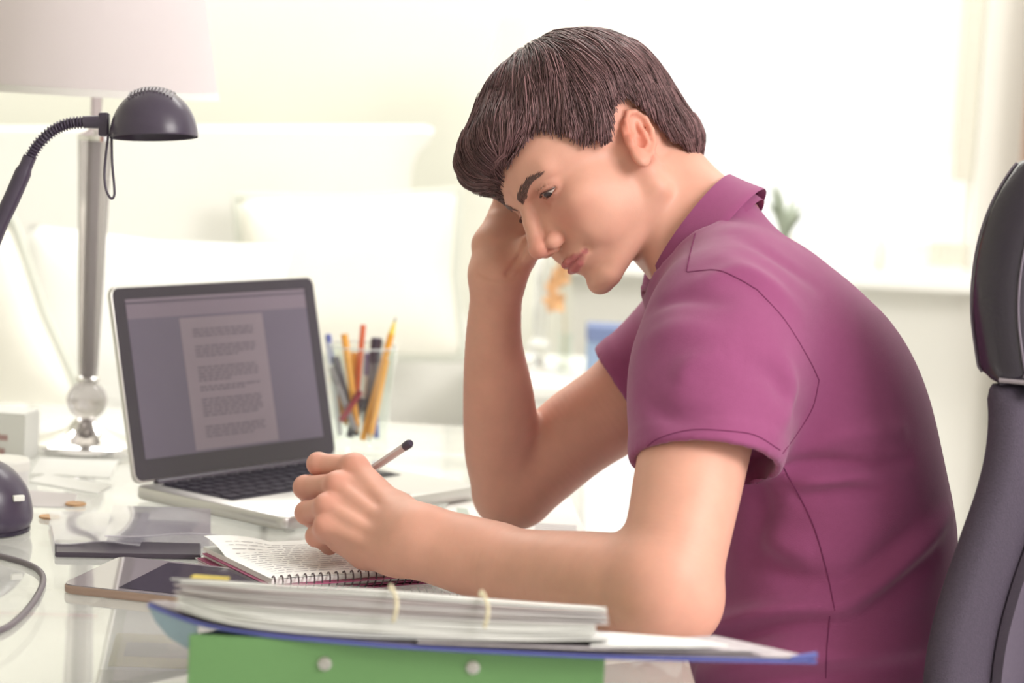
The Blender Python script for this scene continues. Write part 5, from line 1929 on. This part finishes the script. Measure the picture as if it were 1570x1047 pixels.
def puff(curve, th, bul, wf=0.0):
    """closed cushion swept along a curve: cross-section is a rounded slab"""
    n = len(curve)
    sec = []
    K = 28
    for k in range(K):
        a = 2 * math.pi * k / K
        c_, s_ = math.cos(a), math.sin(a)
        x = math.copysign(abs(c_) ** 0.35, c_)
        y = math.copysign(abs(s_) ** 0.6, s_)
        sec.append((x, y))
    mb = MB()
    vs = []
    for i in range(n):
        u = i / (n - 1)
        e = min(1.0, (4 * u * (1 - u) * 4) ** 0.5)
        for x, y in sec:
            vs.append(curve[i] + CL * CW * (0.5 + 0.5 * x) + CNb * (0.5 * th * (y * e + 0.75) + bul * (1 - x * x)))
    fs = [(i * K + k, i * K + (k + 1) % K, (i + 1) * K + (k + 1) % K, (i + 1) * K + k) for i in range(n - 1) for k in range(K)]
    fs += [tuple(range(K))[::-1], tuple((n - 1) * K + k for k in range(K))]
    return mb.add(vs, fs)


hrest = make('headrest', puff(hcv, 0.075, 0.02), LEATH, ch, angle=70)
def puff_line(curve, th, bul, a, lo, hi, lift=0.0006):
    c_, s_ = math.cos(a), math.sin(a)
    x, y = math.copysign(abs(c_) ** 0.35, c_), math.copysign(abs(s_) ** 0.6, s_)
    n = len(curve)
    out = []
    for i in range(lo, n - hi):
        e = min(1.0, (16 * (i / (n - 1)) * (1 - i / (n - 1))) ** 0.5)
        out.append(curve[i] + CL * (CW * (0.5 + 0.5 * x) - lift) + CNb * (0.5 * th * (y * e + 0.75) + bul * (1 - x * x) + math.copysign(lift, y)))
    return out


mat('grey_stitching', srgb(120, 110, 124), 0.7)
for a_ in (math.pi - 0.42, math.pi + 0.42):
    make('headrest_seam', MB().tube(puff_line(hcv, 0.075, 0.02, a_, 3, 2), 0.0011, 6), MATS['grey_stitching'], hrest)
make('headrest_piping', MB().tube(puff_line(hcv[::-1], 0.075, 0.02, math.pi, 1, 38) + [hcv[-2] + CL * CW * t + CNb * (0.066 + 0.02 * math.sin(math.pi * t)) for t in np.linspace(0.02, 0.98, 20)], 0.0022, 6), FRAMEP, hrest)
back = make('backrest', puff(bcv, 0.050, 0.02), MESHM, ch, angle=70)
make('back_panel', MB().grid(pad(bcv[8:44], 0, 0.022, v0=0.10, v1=0.90, outw=0.054), 36, 16, 0.010), PANEL, ch)
make('back_trim', MB().tube([bcv[0] + CNb * 0.05 + CL * CW * t + CNb * 0.02 * math.sin(math.pi * t) for t in np.linspace(0.02, 0.98, 24)], 0.006, 8), FRAMEP, ch)
lf_ = [P(1600, 905, CD), P(1560, 935, CD), P(1525, 975, CD), P(1498, 1030, CD), P(1480, 1100, CD), P(1470, 1200, CD)]
make('back_support', MB().grid(lambda u, v: spline(lf_, 31)[int(round(u * 30))] + CL * (0.06 + 0.34 * v) + CNb * (0.085 + 0.015 * math.sin(math.pi * v)), 30, 8, 0.014), FRAMEP, ch)
zs_ = 0.455
SR = np.stack([-CNb, CL, np.array((0, 0, 1.0))], 1)
sv = [seatc + np.array((-0.06, 0, 0)) + SR @ np.array((x, y, 0)) for x, y in rrect(0.50, 0.50, 0.12, 6)]
make('seat_cushion', MB().prism([p + np.array((0, 0, 0.395)) for p in sv], (0, 0, 1), 0.06, 0.02), MESHM, ch, angle=60)
make('seat_shell', MB().prism([seatc + (p - seatc) * 0.92 + np.array((0, 0, 0.375)) for p in sv], (0, 0, 1), 0.022, 0.004), BLACKP, ch)
make('back_bar', MB().tube(spline([seatc + np.array((0, 0, 0.37)), bcv[-1] + CL * CW / 2 + CNb * 0.08 - np.array((0, 0, 0.06)), bcv[-12] + CL * CW / 2 + CNb * 0.09], 20), 0.022, 12), BLACKP, ch)
make('gas_lift', MB().lathe([(0.03, 0.10), (0.03, 0.24), (0.018, 0.24), (0.018, 0.376)], seatc, n=20), CHROME, ch)
for k in range(5):
    a = k * 1.2566 + 0.3
    d_ = np.array((math.cos(a), math.sin(a), 0))
    lg = make('base_leg', MB().tube([seatc + np.array((0, 0, 0.12)), seatc + d_ * 0.16 + np.array((0, 0, 0.10)), seatc + d_ * 0.30 + np.array((0, 0, 0.075))], [0.028, 0.022, 0.016], 10), BLACKP, ch)
    make('caster', MB().lathe([(0.010, -0.022), (0.025, -0.020), (0.027, -0.010), (0.027, 0.010), (0.025, 0.020), (0.010, 0.022)], seatc + d_ * 0.30 + np.array((0, 0, 0.0275)), (-d_[1], d_[0], 0), 18), BLACKP, lg)
